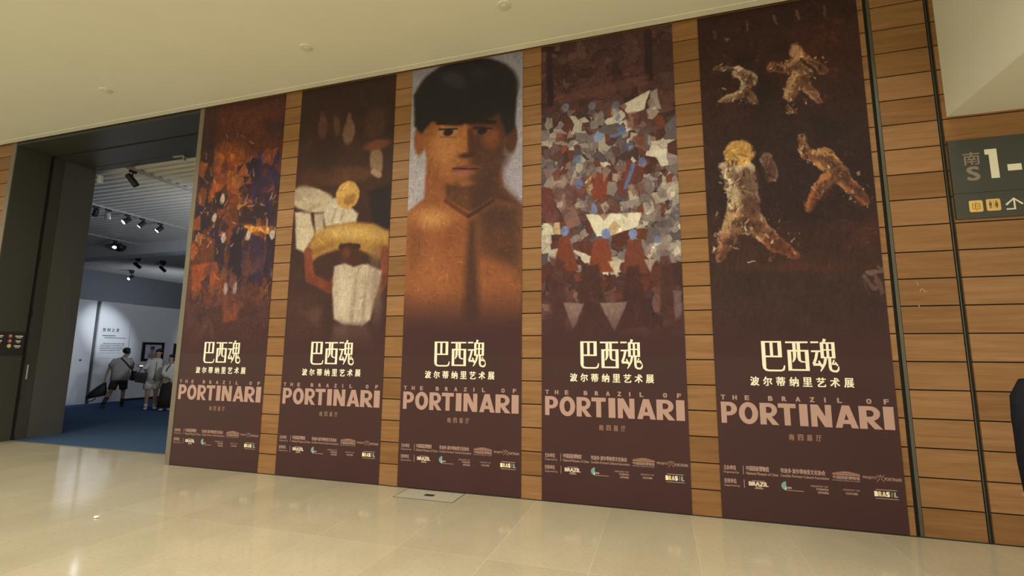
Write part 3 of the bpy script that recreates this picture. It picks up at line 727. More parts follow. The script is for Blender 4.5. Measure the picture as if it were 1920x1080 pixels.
    ('c', 0.865, 4.28, 0.925, 4.21, 0.028, 0.022, (140, 90, 62), 0.012, 0.95),
    ('c', 0.755, 4.74, 0.905, 4.7, 0.032, 0.032, (70, 40, 32), 0.023, 0.62),
    ('c', 0.975, 4.73, 1.075, 4.58, 0.045, 0.052, (70, 40, 32), 0.022, 0.62),
    ('c', 1.055, 4.83, 1.245, 4.61, 0.017, 0.024, (70, 40, 32), 0.022, 0.62),
    ('c', 1.005, 4.57, 0.905, 4.35, 0.045, 0.034, (70, 40, 32), 0.022, 0.62),
    ('c', 1.035, 4.54, 1.155, 4.3, 0.034, 0.021, (70, 40, 32), 0.022, 0.62),
    ('c', 0.875, 4.27, 0.935, 4.2, 0.017, 0.014, (70, 40, 32), 0.022, 0.62),
    ('e', 0.985, 4.89, 0.061, 0.093, 0, (190, 144, 104), 0.017, 0.95),
    ('S', 520, 28, 0.685, 4.68, 0.925, 4.81, 0.006, 0.031, [(104, 70, 50), (60, 34, 30), (52, 30, 28), (214, 192, 156), (84, 54, 40)], 0.75),
    ('S', 521, 28, 0.865, 4.55, 1.105, 4.84, 0.006, 0.03, [(104, 70, 50), (60, 34, 30), (52, 30, 28), (214, 192, 156), (84, 54, 40)], 0.75),
    ('S', 522, 28, 1.015, 4.59, 1.255, 4.88, 0.006, 0.03, [(104, 70, 50), (60, 34, 30), (52, 30, 28), (214, 192, 156), (84, 54, 40)], 0.75),
    ('S', 523, 28, 0.835, 4.3, 1.015, 4.69, 0.006, 0.03, [(104, 70, 50), (60, 34, 30), (52, 30, 28), (214, 192, 156), (84, 54, 40)], 0.75),
    ('S', 524, 28, 0.965, 4.26, 1.185, 4.62, 0.006, 0.03, [(104, 70, 50), (60, 34, 30), (52, 30, 28), (214, 192, 156), (84, 54, 40)], 0.75),
    ('S', 525, 28, 0.845, 4.19, 0.945, 4.3, 0.006, 0.03, [(104, 70, 50), (60, 34, 30), (52, 30, 28), (214, 192, 156), (84, 54, 40)], 0.75),
    ('c', 0.205, 3.68, 0.305, 3.49, 0.062, 0.071, (170, 148, 124), 0.013, 0.95),
    ('c', 0.625, 3.72, 0.665, 3.51, 0.06, 0.052, (160, 140, 122), 0.012, 0.95),
    ('c', 0.345, 3.6, 0.375, 3.27, 0.167, 0.149, (196, 176, 138), 0.012, 0.95),
    ('c', 0.365, 3.28, 0.355, 3.07, 0.156, 0.173, (188, 162, 122), 0.012, 0.95),
    ('c', 0.285, 3.07, 0.175, 2.84, 0.121, 0.086, (180, 142, 100), 0.012, 0.95),
    ('c', 0.445, 3.04, 0.605, 2.81, 0.119, 0.085, (176, 134, 92), 0.012, 0.95),
    ('c', 0.175, 2.86, 0.105, 2.66, 0.069, 0.043, (160, 112, 78), 0.012, 0.95),
    ('c', 0.605, 2.81, 0.815, 2.66, 0.075, 0.05, (140, 78, 50), 0.012, 0.95),
    ('c', 0.235, 3.65, 0.345, 3.47, 0.038, 0.044, (70, 40, 32), 0.035, 0.62),
    ('c', 0.655, 3.7, 0.685, 3.49, 0.037, 0.032, (70, 40, 32), 0.034, 0.62),
    ('c', 0.425, 3.53, 0.445, 3.2, 0.102, 0.092, (70, 40, 32), 0.035, 0.62),
    ('c', 0.435, 3.22, 0.435, 3.0, 0.096, 0.106, (70, 40, 32), 0.034, 0.62),
    ('c', 0.345, 3.02, 0.215, 2.81, 0.074, 0.053, (70, 40, 32), 0.034, 0.62),
    ('c', 0.505, 2.99, 0.645, 2.78, 0.073, 0.052, (70, 40, 32), 0.034, 0.62),
    ('c', 0.215, 2.83, 0.125, 2.65, 0.043, 0.027, (70, 40, 32), 0.034, 0.62),
    ('c', 0.645, 2.78, 0.835, 2.64, 0.046, 0.031, (70, 40, 32), 0.033, 0.62),
    ('e', 0.355, 3.81, 0.148, 0.151, 0, (198, 152, 82), 0.017, 0.95),
    ('S', 530, 34, 0.135, 3.44, 0.375, 3.74, 0.006, 0.05, [(104, 70, 50), (60, 34, 30), (52, 30, 28), (214, 192, 156), (84, 54, 40)], 0.75),
    ('S', 531, 34, 0.575, 3.46, 0.715, 3.77, 0.006, 0.047, [(104, 70, 50), (60, 34, 30), (52, 30, 28), (214, 192, 156), (84, 54, 40)], 0.75),
    ('S', 532, 34, 0.195, 3.13, 0.525, 3.75, 0.006, 0.049, [(104, 70, 50), (60, 34, 30), (52, 30, 28), (214, 192, 156), (84, 54, 40)], 0.75),
    ('S', 533, 34, 0.205, 2.93, 0.505, 3.43, 0.006, 0.048, [(104, 70, 50), (60, 34, 30), (52, 30, 28), (214, 192, 156), (84, 54, 40)], 0.75),
    ('S', 534, 34, 0.075, 2.74, 0.385, 3.18, 0.006, 0.049, [(104, 70, 50), (60, 34, 30), (52, 30, 28), (214, 192, 156), (84, 54, 40)], 0.75),
    ('S', 535, 34, 0.335, 2.72, 0.705, 3.14, 0.006, 0.047, [(104, 70, 50), (60, 34, 30), (52, 30, 28), (214, 192, 156), (84, 54, 40)], 0.75),
    ('S', 536, 34, 0.045, 2.61, 0.225, 2.92, 0.006, 0.049, [(104, 70, 50), (60, 34, 30), (52, 30, 28), (214, 192, 156), (84, 54, 40)], 0.75),
    ('S', 537, 34, 0.535, 2.6, 0.875, 2.87, 0.006, 0.046, [(104, 70, 50), (60, 34, 30), (52, 30, 28), (214, 192, 156), (84, 54, 40)], 0.75),
    ('c', 0.615, 3.71, 0.645, 3.52, 0.056, 0.05, (70, 38, 32), 0.033, 0.7),
    ('c', 0.975, 3.92, 0.985, 3.72, 0.033, 0.046, (178, 124, 76), 0.012, 0.95),
    ('c', 0.995, 3.72, 1.165, 3.67, 0.052, 0.065, (170, 118, 70), 0.012, 0.95),
    ('c', 1.155, 3.67, 1.285, 3.48, 0.108, 0.089, (176, 128, 76), 0.012, 0.95),
    ('c', 1.225, 3.48, 1.075, 3.33, 0.088, 0.063, (168, 110, 64), 0.012, 0.95),
    ('c', 1.075, 3.33, 0.975, 3.14, 0.063, 0.038, (160, 92, 52), 0.012, 0.95),
    ('c', 1.275, 3.46, 1.415, 3.29, 0.081, 0.062, (170, 112, 64), 0.011, 0.95),
    ('c', 1.415, 3.29, 1.485, 3.16, 0.055, 0.031, (150, 84, 50), 0.011, 0.95),
    ('c', 0.985, 3.91, 1.005, 3.7, 0.02, 0.028, (70, 40, 32), 0.026, 0.62),
    ('c', 1.015, 3.7, 1.195, 3.64, 0.032, 0.04, (70, 40, 32), 0.026, 0.62),
    ('c', 1.205, 3.62, 1.335, 3.44, 0.067, 0.055, (70, 40, 32), 0.025, 0.62),
    ('c', 1.265, 3.45, 1.105, 3.31, 0.054, 0.039, (70, 40, 32), 0.025, 0.62),
    ('c', 1.105, 3.31, 0.995, 3.12, 0.039, 0.023, (70, 40, 32), 0.025, 0.62),
    ('c', 1.315, 3.43, 1.435, 3.26, 0.05, 0.039, (70, 40, 32), 0.025, 0.62),
    ('c', 1.435, 3.26, 1.505, 3.15, 0.034, 0.019, (70, 40, 32), 0.024, 0.62),
    ('S', 540, 30, 0.935, 3.68, 1.015, 3.96, 0.006, 0.036, [(104, 70, 50), (60, 34, 30), (52, 30, 28), (214, 192, 156), (84, 54, 40)], 0.75),
    ('S', 541, 30, 0.935, 3.62, 1.215, 3.78, 0.006, 0.035, [(104, 70, 50), (60, 34, 30), (52, 30, 28), (214, 192, 156), (84, 54, 40)], 0.75),
    ('S', 542, 30, 1.065, 3.39, 1.375, 3.77, 0.006, 0.034, [(104, 70, 50), (60, 34, 30), (52, 30, 28), (214, 192, 156), (84, 54, 40)], 0.75),
    ('S', 543, 30, 1.005, 3.25, 1.285, 3.58, 0.006, 0.034, [(104, 70, 50), (60, 34, 30), (52, 30, 28), (214, 192, 156), (84, 54, 40)], 0.75),
    ('S', 544, 30, 0.935, 3.08, 1.115, 3.4, 0.006, 0.035, [(104, 70, 50), (60, 34, 30), (52, 30, 28), (214, 192, 156), (84, 54, 40)], 0.75),
    ('S', 545, 30, 1.205, 3.22, 1.475, 3.53, 0.006, 0.034, [(104, 70, 50), (60, 34, 30), (52, 30, 28), (214, 192, 156), (84, 54, 40)], 0.75),
    ('S', 546, 30, 1.365, 3.11, 1.535, 3.33, 0.006, 0.033, [(104, 70, 50), (60, 34, 30), (52, 30, 28), (214, 192, 156), (84, 54, 40)], 0.75),
    ('e', 0.865, 2.53, 0.725, 0.055, -2, (84, 42, 34), 0.041, 0.5),
    ('c', 0.375, 2.6, 0.445, 2.61, 0.008, 0.008, (200, 180, 160), 0.005, 0.8),
    ('c', 1.445, 2.44, 1.555, 2.45, 0.025, 0.02, (128, 98, 84), 0.01, 0.8),
    ('c', 1.405, 2.4, 1.495, 2.29, 0.025, 0.025, (112, 84, 74), 0.01, 0.8),
    ('c', 1.505, 2.41, 1.555, 2.24, 0.02, 0.02, (104, 76, 68), 0.01, 0.8),
    ('c', 1.405, 2.34, 1.435, 2.23, 0.02, 0.015, (84, 60, 54), 0.015, 0.7),
    ('c', 1.535, 2.5, 1.595, 2.47, 0.015, 0.015, (120, 92, 80), 0.01, 0.7),
    ('B', 5, 1300, 2.6, 5.45, 0.08, 0.3, 50),
  ],
]

# ------------------------------------------------------------------ the setting
H = 5.5           # ceiling height
PITCH = 0.2628    # height of one board
X0, X1 = -6.95, 2.165
JX = -11.43       # left side of the doorway


def boards(mb, x0, x1, cuts, z1=5.62, y0=0.0, y1=0.022):
    xs = [x0] + [c for c in cuts if x0 < c < x1] + [x1]
    for k in range(22):
        za, zb = k * PITCH + 0.006, min((k + 1) * PITCH - 0.006, z1)
        if za > z1 - .02:
            continue
        for a, b in zip(xs[:-1], xs[1:]):
            ga = 0.0 if a == x0 else 0.002
            gb = 0.0 if b == x1 else 0.002
            mb.box(a + ga, y0, za, b - gb, y1, zb)


mb = MB()
boards(mb, -6.86, X1, [-6.07, -4.2, -2.37, -0.54, 1.3])
boards(mb, 2.228, 2.691, [])
boards(mb, 2.738, 7.0, [4.1, 5.5])
boards(mb, -17.0, -11.545, [-13.0, -15.0])
mb.build('wall_back', 'wood', kind='structure')
mb = MB()
mb.box(-6.86, 0.0225, 0, 7.0, 0.20, 5.62)
mb.box(-17.0, 0.0225, 0, -11.55, 0.20, 5.62)
mb.build('wall_backing', 'slot', kind='structure')
# dark joints beside the narrow panel: a steel strip stands in each
mb = MB()
mb.box(2.196, 0.001, 0, 2.224, 0.021, 5.62)
mb.box(2.708, 0.014, 0, 2.716, 0.021, 5.62)
mb.build('trim_1', 'steel', kind='structure')
# grey edge strips of the doorway
mb = MB()
mb.box(-6.950, -0.012, 0, -6.862, 0.12, 5.62)
mb.build('trim_2', 'trim', kind='structure')
mb = MB()
mb.box(-11.545, -0.012, 0, -11.43, 0.002, 5.62)
mb.build('trim_3', 'trim', kind='structure')
mb = MB()
mb.box(-6.86, -0.004, 0, 7.0, -0.0005, 0.010)
mb.build('baseboard_back', 'slot', kind='structure')

mb = MB()
mb.add([(-22, -28, 0), (12, -28, 0), (12, 0.50, 0), (-22, 0.50, 0), (-22, -28, -.2), (12, -28, -.2), (12, 0.50, -.2), (-22, 0.50, -.2)],
       [(0, 1, 2, 3), (4, 7, 6, 5), (0, 4, 5, 1), (1, 5, 6, 2), (2, 6, 7, 3), (3, 7, 4, 0)])
mb.build('floor', 'floor', kind='structure')
mb = MB()
mb.box(-27, 0.55, -0.2, -2, 17, 0.004)
mb.build('floor_gallery', 'carpet', kind='structure')
mb = MB()
mb.box(JX, 0.50, -0.2, -6.95, 0.55, 0.006)
mb.build('trim_4', 'trim', kind='structure')

mb = MB()
mb.box(-22, -9.5, H, 12, -0.045, H + 0.25)
mb.build('ceiling', 'ceiling', kind='structure')
mb = MB()
mb.box(-22, -0.135, H - 0.004, 12, -0.040, H + 0.001)
mb.build('trim_5', 'ceiling', kind='structure')
mb = MB()
mb.box(-22, -0.10, H + 0.20, 12, 1.2, H + 0.3)
mb.build('slot_light_cover', 'slot', kind='structure')  # unseen black cover added over the gap to keep world light out

# boxed-out bulkhead over the direction sign
mb = MB()
mb.rings([[(2.772, -2.6, 3.962), (9, -2.6, 3.962), (9, -0.001, 3.962), (2.772, -0.001, 3.962)],
          [(2.772, -2.6, H), (9, -2.6, H), (9, -0.001, H), (2.772, -0.001, H)]])
mb.build('ceiling_bulkhead', 'bulk', kind='structure')

mb = stroke(MB(), [(2.395, 2.235), (2.402, 2.262), (2.418, 2.268), (2.432, 2.240), (2.452, 2.236)], [.004, .006, .006, .006, .003], -.0006)
stroke(mb, [(2.376, 2.34), (2.384, 2.30)], [.003, .006], -.0006); stroke(mb, [(2.374, 2.115), (2.376, 2.09)], [.006, .005], -.0006)
mb.build('wall_scuff', 'mark', kind='structure')

# doorway: deep side wall in dark metal panels, soffit, and the far side
mb = MB()
mb.box(JX - 0.12, 0.0025, 0, JX, 0.535, 5.6)
mb.box(JX - 0.12, 0.60, 0, JX - 0.004, 0.77, 5.6)
mb.build('wall_left', 'portal', kind='structure')
mb = MB()
mb.box(JX - 0.12, 0.775, 0, JX - 0.002, 1.34, 5.6)
mb.build('wall_left_inner', 'portal_in', kind='structure')
mb = MB()
mb.box(JX - 0.12, 0.535, 0, JX - 0.03, 0.60, 5.6)
for z in (0.02, 0.75, 1.52, 2.33, 3.4, 4.5):
    mb.box(JX - 0.03, 0.53, z, JX + 0.004, 0.60, z + 0.035)
mb.build('trim_6', 'slot', kind='structure')
mb = MB()
mb.box(JX - .12, 0.0, 5.452, -6.95, 0.545, 5.7)
mb.box(JX - .12, 0.60, 5.452, -6.95, 1.16, 5.7)
mb.box(JX - .12, 1.165, 5.445, -6.95, 1.34, 5.7)
mb.build('ceiling_doorway', 'portal', kind='structure')
mb = MB()
mb.box(JX, 0.545, 5.48, -6.95, 0.60, 5.7)
mb.build('trim_7', 'slot', kind='structure')
mb = MB()
mb.box(-6.949, 0.2, 0, -6.80, 1.34, 5.7)
mb.build('wall_right', 'portal', kind='structure')

# gallery shell
mb = MB()
for k in range(73):
    y = 1.42 + k * 0.2
    mb.add([(-26.5, y, 5.60), (-2.5, y, 5.60), (-2.5, y + .03, 5.55), (-26.5, y + .03, 5.55), (-26.5, y + .10, 5.55), (-2.5, y + .10, 5.55), (-2.5, y + .13, 5.60), (-26.5, y + .13, 5.60)],
           [(0, 1, 2, 3), (3, 2, 5, 4), (4, 5, 6, 7)])
mb.box(-27, 1.34, 5.62, -2, 16.5, 5.8)
mb.build('ceiling_gallery', 'slat', kind='structure')
mb = MB()
mb.box(-26.3, 0.6, 0, -26.0, 16.2, 5.7)
mb.box(-26.3, 16.0, 0, -2, 16.3, 5.7)
mb.box(-26.3, 1.1, 0, JX - .12, 1.34, 5.7)
mb.box(-6.8, 1.34, 0, -6.6, 16.0, 5.7)
mb.build('wall_gallery', 'gdark', kind='structure')
mb = MB()
mb.box(-24, 6.95, 5.165, -6.8, 7.5, 5.6)
mb.build('ceiling_beam', 'gbeam', kind='structure')
mb = MB()
mb.box(-17.75, 6.57, 0, -17.45, 14.5, 3.27)
mb.build('wall_partition', 'gwhite', kind='structure')
mb = MB()
mb.box(-17.45, 6.62, 0.004, -17.43, 14.5, 0.07)
mb.build('base_strip_gallery', 'slot', kind='structure')  # thin dark strip along the foot of the partition

MB().box(-17.56, 5.452, 0.004, -17.47, 5.578, 3.25).build('trim_8', 'portal_in', kind='structure')

# ------------------------------------------------------------------ gallery display panels
p = thing('exhibition_partition', 'blank white exhibition partition at the left, next to the wall text', 'partition', (-17.5, 4.2, 0.004))
mb = MB(); mb.bevbox(-0.10, -1.9, 0, 0.10, 1.25, 3.27, 0.006); mb.build('panel', 'gwhite', p)
mb = MB(); mb.box(0.10, 0.93, 1.34, 0.104, 1.0, 1.40); mb.build('label_plate', 'trim', p)
p = thing('exhibition_partition', 'tall white partition carrying a dark title and lines of wall text', 'partition', (-17.5, 6.07, 0.004))
mb = MB(); mb.bevbox(-0.10, -0.49, 0, 0.10, 0.49, 3.27, 0.006); mb.build('panel', 'gwhite', p)


def wallx(src, x, y0):
    """turn lettering laid out in (u, z) to face +x"""
    src.v = [(x, y0 + a, c) for a, b, c in src.v]
    return src


mb = MB()
for i, ch in enumerate('世间之灵'):
    write(mb, ch, 0.165 + i * 0.138, 2.35, 0.092, 0.112, 2)
wallx(mb, 0.102, -0.49).build('title_lettering', 'gtext', p)
mb = MB()
bar(mb, 0.13, 2.150, 0.53, 2.175); bar(mb, 0.20, 2.086, 0.86, 2.104)
rnd = random.Random(5)
for i in range(5):
    z = 1.91 - i * 0.058
    a = 0.17 if i == 0 else 0.10
    e = 0.85 if i < 4 else 0.76
    while a < e - .02:
        b = min(e, a + rnd.uniform(.12, .34))
        bar(mb, a, z - .008, b, z + .008)
        a = b + .012
bar(mb, 0.10, 1.60, 0.80, 1.606); bar(mb, 0.10, 1.42, 0.42, 1.426)
wallx(mb, 0.102, -0.49).build('body_text', 'gtext', p)


def framed(name, label, y0, y1, z0, z1, seed):
    t = thing(name, label, 'picture', (-17.45, (y0 + y1) / 2, (z0 + z1) / 2), 0, 'framed pictures on the gallery wall')
    hy, hz, b = (y1 - y0) / 2, (z1 - z0) / 2, 0.085
    m_ = MB()
    m_.box(0.001, -hy, -hz, 0.06, -hy + b, hz); m_.box(0.001, hy - b, -hz, 0.06, hy, hz)
    m_.box(0.001, -hy + b, -hz, 0.06, hy - b, -hz + b); m_.box(0.001, -hy + b, hz - b, 0.06, hy - b, hz)
    m_.build('frame', 'frame', t)
    m_ = MB(); m_.box(0.001, -hy + b, -hz + b, 0.03, hy - b, hz - b); m_.build('mount', 'gwhite', t)
    return t, hy - b, hz - b


t, w, h = framed('framed_picture', 'black framed picture with a lilac ground behind the people', 7.05, 7.82, 1.33, 1.99, 1)
mb = MB(); bar(mb, -w + .02, -h + .02, w - .02, h - .02); wallx(mb, 0.0305, 0).build('canvas', mat('lilac_print', (0.62, 0.60, 0.74), .7), t)
mb = MB(); bar(mb, -.16, -h + .02, .17, -.06); disc(mb, -.03, .04, .075, .10, -0.0); wallx(mb, 0.0310, 0).build('brown_shape', mat('tan_paint', (0.40, 0.27, 0.22), .7), t)
mb = MB(); disc(mb, -.02, .13, .085, .06); wallx(mb, 0.0315, 0).build('dark_shape', 'gtext', t)
t, w, h = framed('framed_picture', 'black framed picture half hidden by the banner wall edge', 8.21, 9.0, 1.45, 1.97, 2)
mb = MB(); bar(mb, -w + .09, -h + .06, w - .09, h - .06); wallx(mb, 0.0305, 0).build('canvas', mat('olive_print', (0.20, 0.22, 0.18), .7), t)

# ------------------------------------------------------------------ track lighting
for i, (x, lab) in enumerate(((-10.76, 'pale lighting track nearest the doorway on slatted ceiling'), (-14.35, 'lighting track carrying the row of lit spotlights'), (-18.1, 'lighting track just in front of the ceiling beam'))):
    t = thing('light_track', lab, 'light track', (x, 4.1, 5.55), 0, 'ceiling tracks in the gallery')
    y1 = 2.8
    mb = MB(); mb.box(-.028, -2.7, -.05, .028, y1, 0.0); mb.build('rail', 'track', t)
    MB().box(-.034, -2.74, -.05, .034, -2.70, 0.0).build('end_cap', 'track', t); MB().box(-.034, y1, -.05, .034, y1 + .04, 0.0).build('end_cap', 'track', t)


def spot(label, loc, aim, lens, power=0.0, size=50, length=0.20, body='black'):
    t = thing('track_spotlight', label, 'spotlight', loc, 0, 'track spotlights in the gallery')
    d = (Vector(aim) - Vector(loc)).normalized()
    m_ = MB(); m_.box(-.022, -.07, -.052, .022, .07, -.002); m_.build('adapter', 'black', t)
    m_ = MB(); m_.tube([(0, 0, -.05), (0, 0, -.085 - length * .45)], [.014, .014], 8); m_.build('stem', 'black', t)
    a = Vector((0, 0, -.085 - length * .45)) - d * length * .5
    m_ = MB(); m_.tube([a, a + d * length * .08, a + d * length * .92, a + d * length], [.052, .062, .066, .068], 14); m_.build('lamp_head', body, t, True)
    e = a + d * length
    m_ = MB(); m_.tube([e + d * .0005, e + d * .006], [.058, .055], 14)
    tag(m_.build('lens', {'lit': 'lamp', 'glow': 'lampdim', 'dark': 'black'}[lens], t), 'glowing white lens' if lens != 'dark' else None)
    if power:
        ld = bpy.data.lights.new('track_spotlight_beam', 'SPOT')
        ld.energy, ld.color, ld.spot_size, ld.spot_blend, ld.shadow_soft_size = power, (0.84, 0.92, 1.0), math.radians(size), 1.0, 0.05
        lo = bpy.data.objects.new('track_spotlight_beam', ld)
        COL.objects.link(lo)
        lo.parent = t
        lo.location = e + d * 0.03
        lo.rotation_euler = d.to_track_quat('-Z', 'Y').to_euler()
    return t


def toward(x, y, z=5.50, d=(-.45, -.62, -.75)):
    return (x, y, z), (x + d[0], y + d[1], z - .12 + d[2])


spot('large black spotlight nearest the doorway, on the first track', (-10.76, 1.62, 5.50), (-10.2, 2.4, 4.3), 'dark', length=0.28)
spot('small spotlight at the dark jamb edge, left end of the lit row', (-14.35, 3.20, 5.50), (-17.4, 4.3, 1.9), 'glow', 420, 38)
spot('slim pale spotlight tilted away, second of the lit row', (-14.35, 3.50, 5.50), (-17.4, 5.80, 2.5), 'dark', 900, 20, body='track')
spot('brightest starlike spotlight of the lit row', *toward(-14.35, 4.00, d=(-.3, -.75, -.6)), 'lit')
spot('lit spotlight in the middle of the row, right of the brightest', *toward(-14.35, 4.42), 'glow')
spot('lit spotlight at the right end of the row', *toward(-14.35, 4.95), 'lit')
spot('lit spotlight on the track in front of the beam', *toward(-18.1, 6.2, d=(.5, -.4, -.75)), 'lit')
for lab, loc, ln, aim in (('dark unlit spotlight below the beam, left one', (-20.6, 8.76, 5.42), 'dark', (-19.8, 9.4, 4.6)), ('dark unlit spotlight below the beam, right one', (-20.4, 9.68, 5.42), 'dark', (-19.8, 10.3, 4.6)), ('far lit spotlight low on the dark wall', (-24.15, 11.0, 5.42), 'lit', (-24.0, 10.0, 4.6))):
    s_ = spot(lab, loc, aim, ln, length=.3)
    m_ = MB(); m_.box(-.03, -.1, .0, .03, .1, .13); m_.build('canopy', 'black', s_)
# round dark speaker under the beam
t = thing('dome_speaker', 'dark half-dome fitting hanging at the pale ceiling beam', 'speaker', (-18.63, 6.72, 5.45))
mb = MB(); mb.ball((0, 0, 0), (.19, .19, .21), 18, 10); mb.v = [(x, y, min(z, 0.02)) for x, y, z in mb.v]; mb.build('dome', 'black', t, True)
mb = MB(); mb.tube([(0, 0, .02), (0, 0, .17)], [.03, .03], 10); mb.build('stem', 'black', t)
# small white box fixed under the lintel corner
tag(MB().bevbox(-11.42, 1.36, 5.20, -11.34, 1.44, 5.37, .01).build('sensor_box', 'gwhite'), 'small white sensor box at the top corner of the doorway', 'sensor')
t = thing('exit_light', 'small pale fitting under the doorway soffit near the banners', 'fitting', (-8.93, 1.22, 5.445))
mb = MB(); mb.box(-.15, -.03, -.012, .15, .03, 0); mb.build('base', 'track', t)
mb = MB(); mb.box(.12, -.03, -.0, .15, .03, -.10); mb.build('side_plate', 'track', t)

# fixtureless lamps added out of view, lighting slats, beam and walls of the gallery
for x, y, z, aim, e, ang in ((-8.0, 3.5, 3.2, (-15.0, 7.6, 5.4), 420, 125), (-21.5, 11.0, 2.9, (-26.0, 13.0, 4.6), 230, 160), (-8.0, 6.0, 2.4, (-12.6, 4.9, 5.6), 330, 80), (-10.7, 7.6, 5.3, (-17.45, 9.5, 1.9), 1500, 22)):
    ld = bpy.data.lights.new('gallery_fill_lamp', 'SPOT')
    ld.energy, ld.color, ld.shadow_soft_size, ld.spot_size, ld.spot_blend = e, (0.84, 0.90, 1.0), 0.3, math.radians(ang), 1.0
    lo = bpy.data.objects.new('gallery_fill_lamp', ld)
    COL.objects.link(lo)
    lo.location = (x, y, z)
    lo.rotation_euler = (Vector(aim) - Vector((x, y, z))).to_track_quat('-Z', 'Y').to_euler()

# ------------------------------------------------------------------ pictures printed on the banners
W_B = 1.578
VG = {}


def vnoise(u, z, su, sz, seed):
    r = np.random.RandomState(seed)
    g = r.rand(64, 64)
    a, b = u * su + 7.3, z * sz + 3.1
    i, j = np.floor(a).astype(int), np.floor(b).astype(int)
    fa, fb = a - i, b - j
    fa, fb = fa * fa * (3 - 2 * fa), fb * fb * (3 - 2 * fb)
    i %= 64; j %= 64
    i2, j2 = (i + 1) % 64, (j + 1) % 64
    return (g[i, j] * (1 - fa) + g[i2, j] * fa) * (1 - fb) + (g[i, j2] * (1 - fa) + g[i2, j2] * fa) * fb


def smooth(d, s):
    t_ = np.clip(0.5 - d / (2 * max(s, 1e-4)), 0, 1)
    return t_ * t_ * (3 - 2 * t_)


def poly_mask(U, Z, pts, s):
    inside = np.zeros(U.shape, bool)
    dist = np.full(U.shape, 1e9)
    n = len(pts)
    for k in range(n):
        (x0, y0), (x1, y1) = pts[k], pts[(k + 1) % n]
        c = ((y0 > Z) != (y1 > Z))
        if abs(y1 - y0) > 1e-9:
            inside ^= c & (U < (x1 - x0) * (Z - y0) / (y1 - y0) + x0)
        L2 = (x1 - x0) ** 2 + (y1 - y0) ** 2 + 1e-12
        t_ = np.clip(((U - x0) * (x1 - x0) + (Z - y0) * (y1 - y0)) / L2, 0, 1)
        dist = np.minimum(dist, np.hypot(U - x0 - t_ * (x1 - x0), Z - y0 - t_ * (y1 - y0)))
    return smooth(np.where(inside, -dist, dist), s)


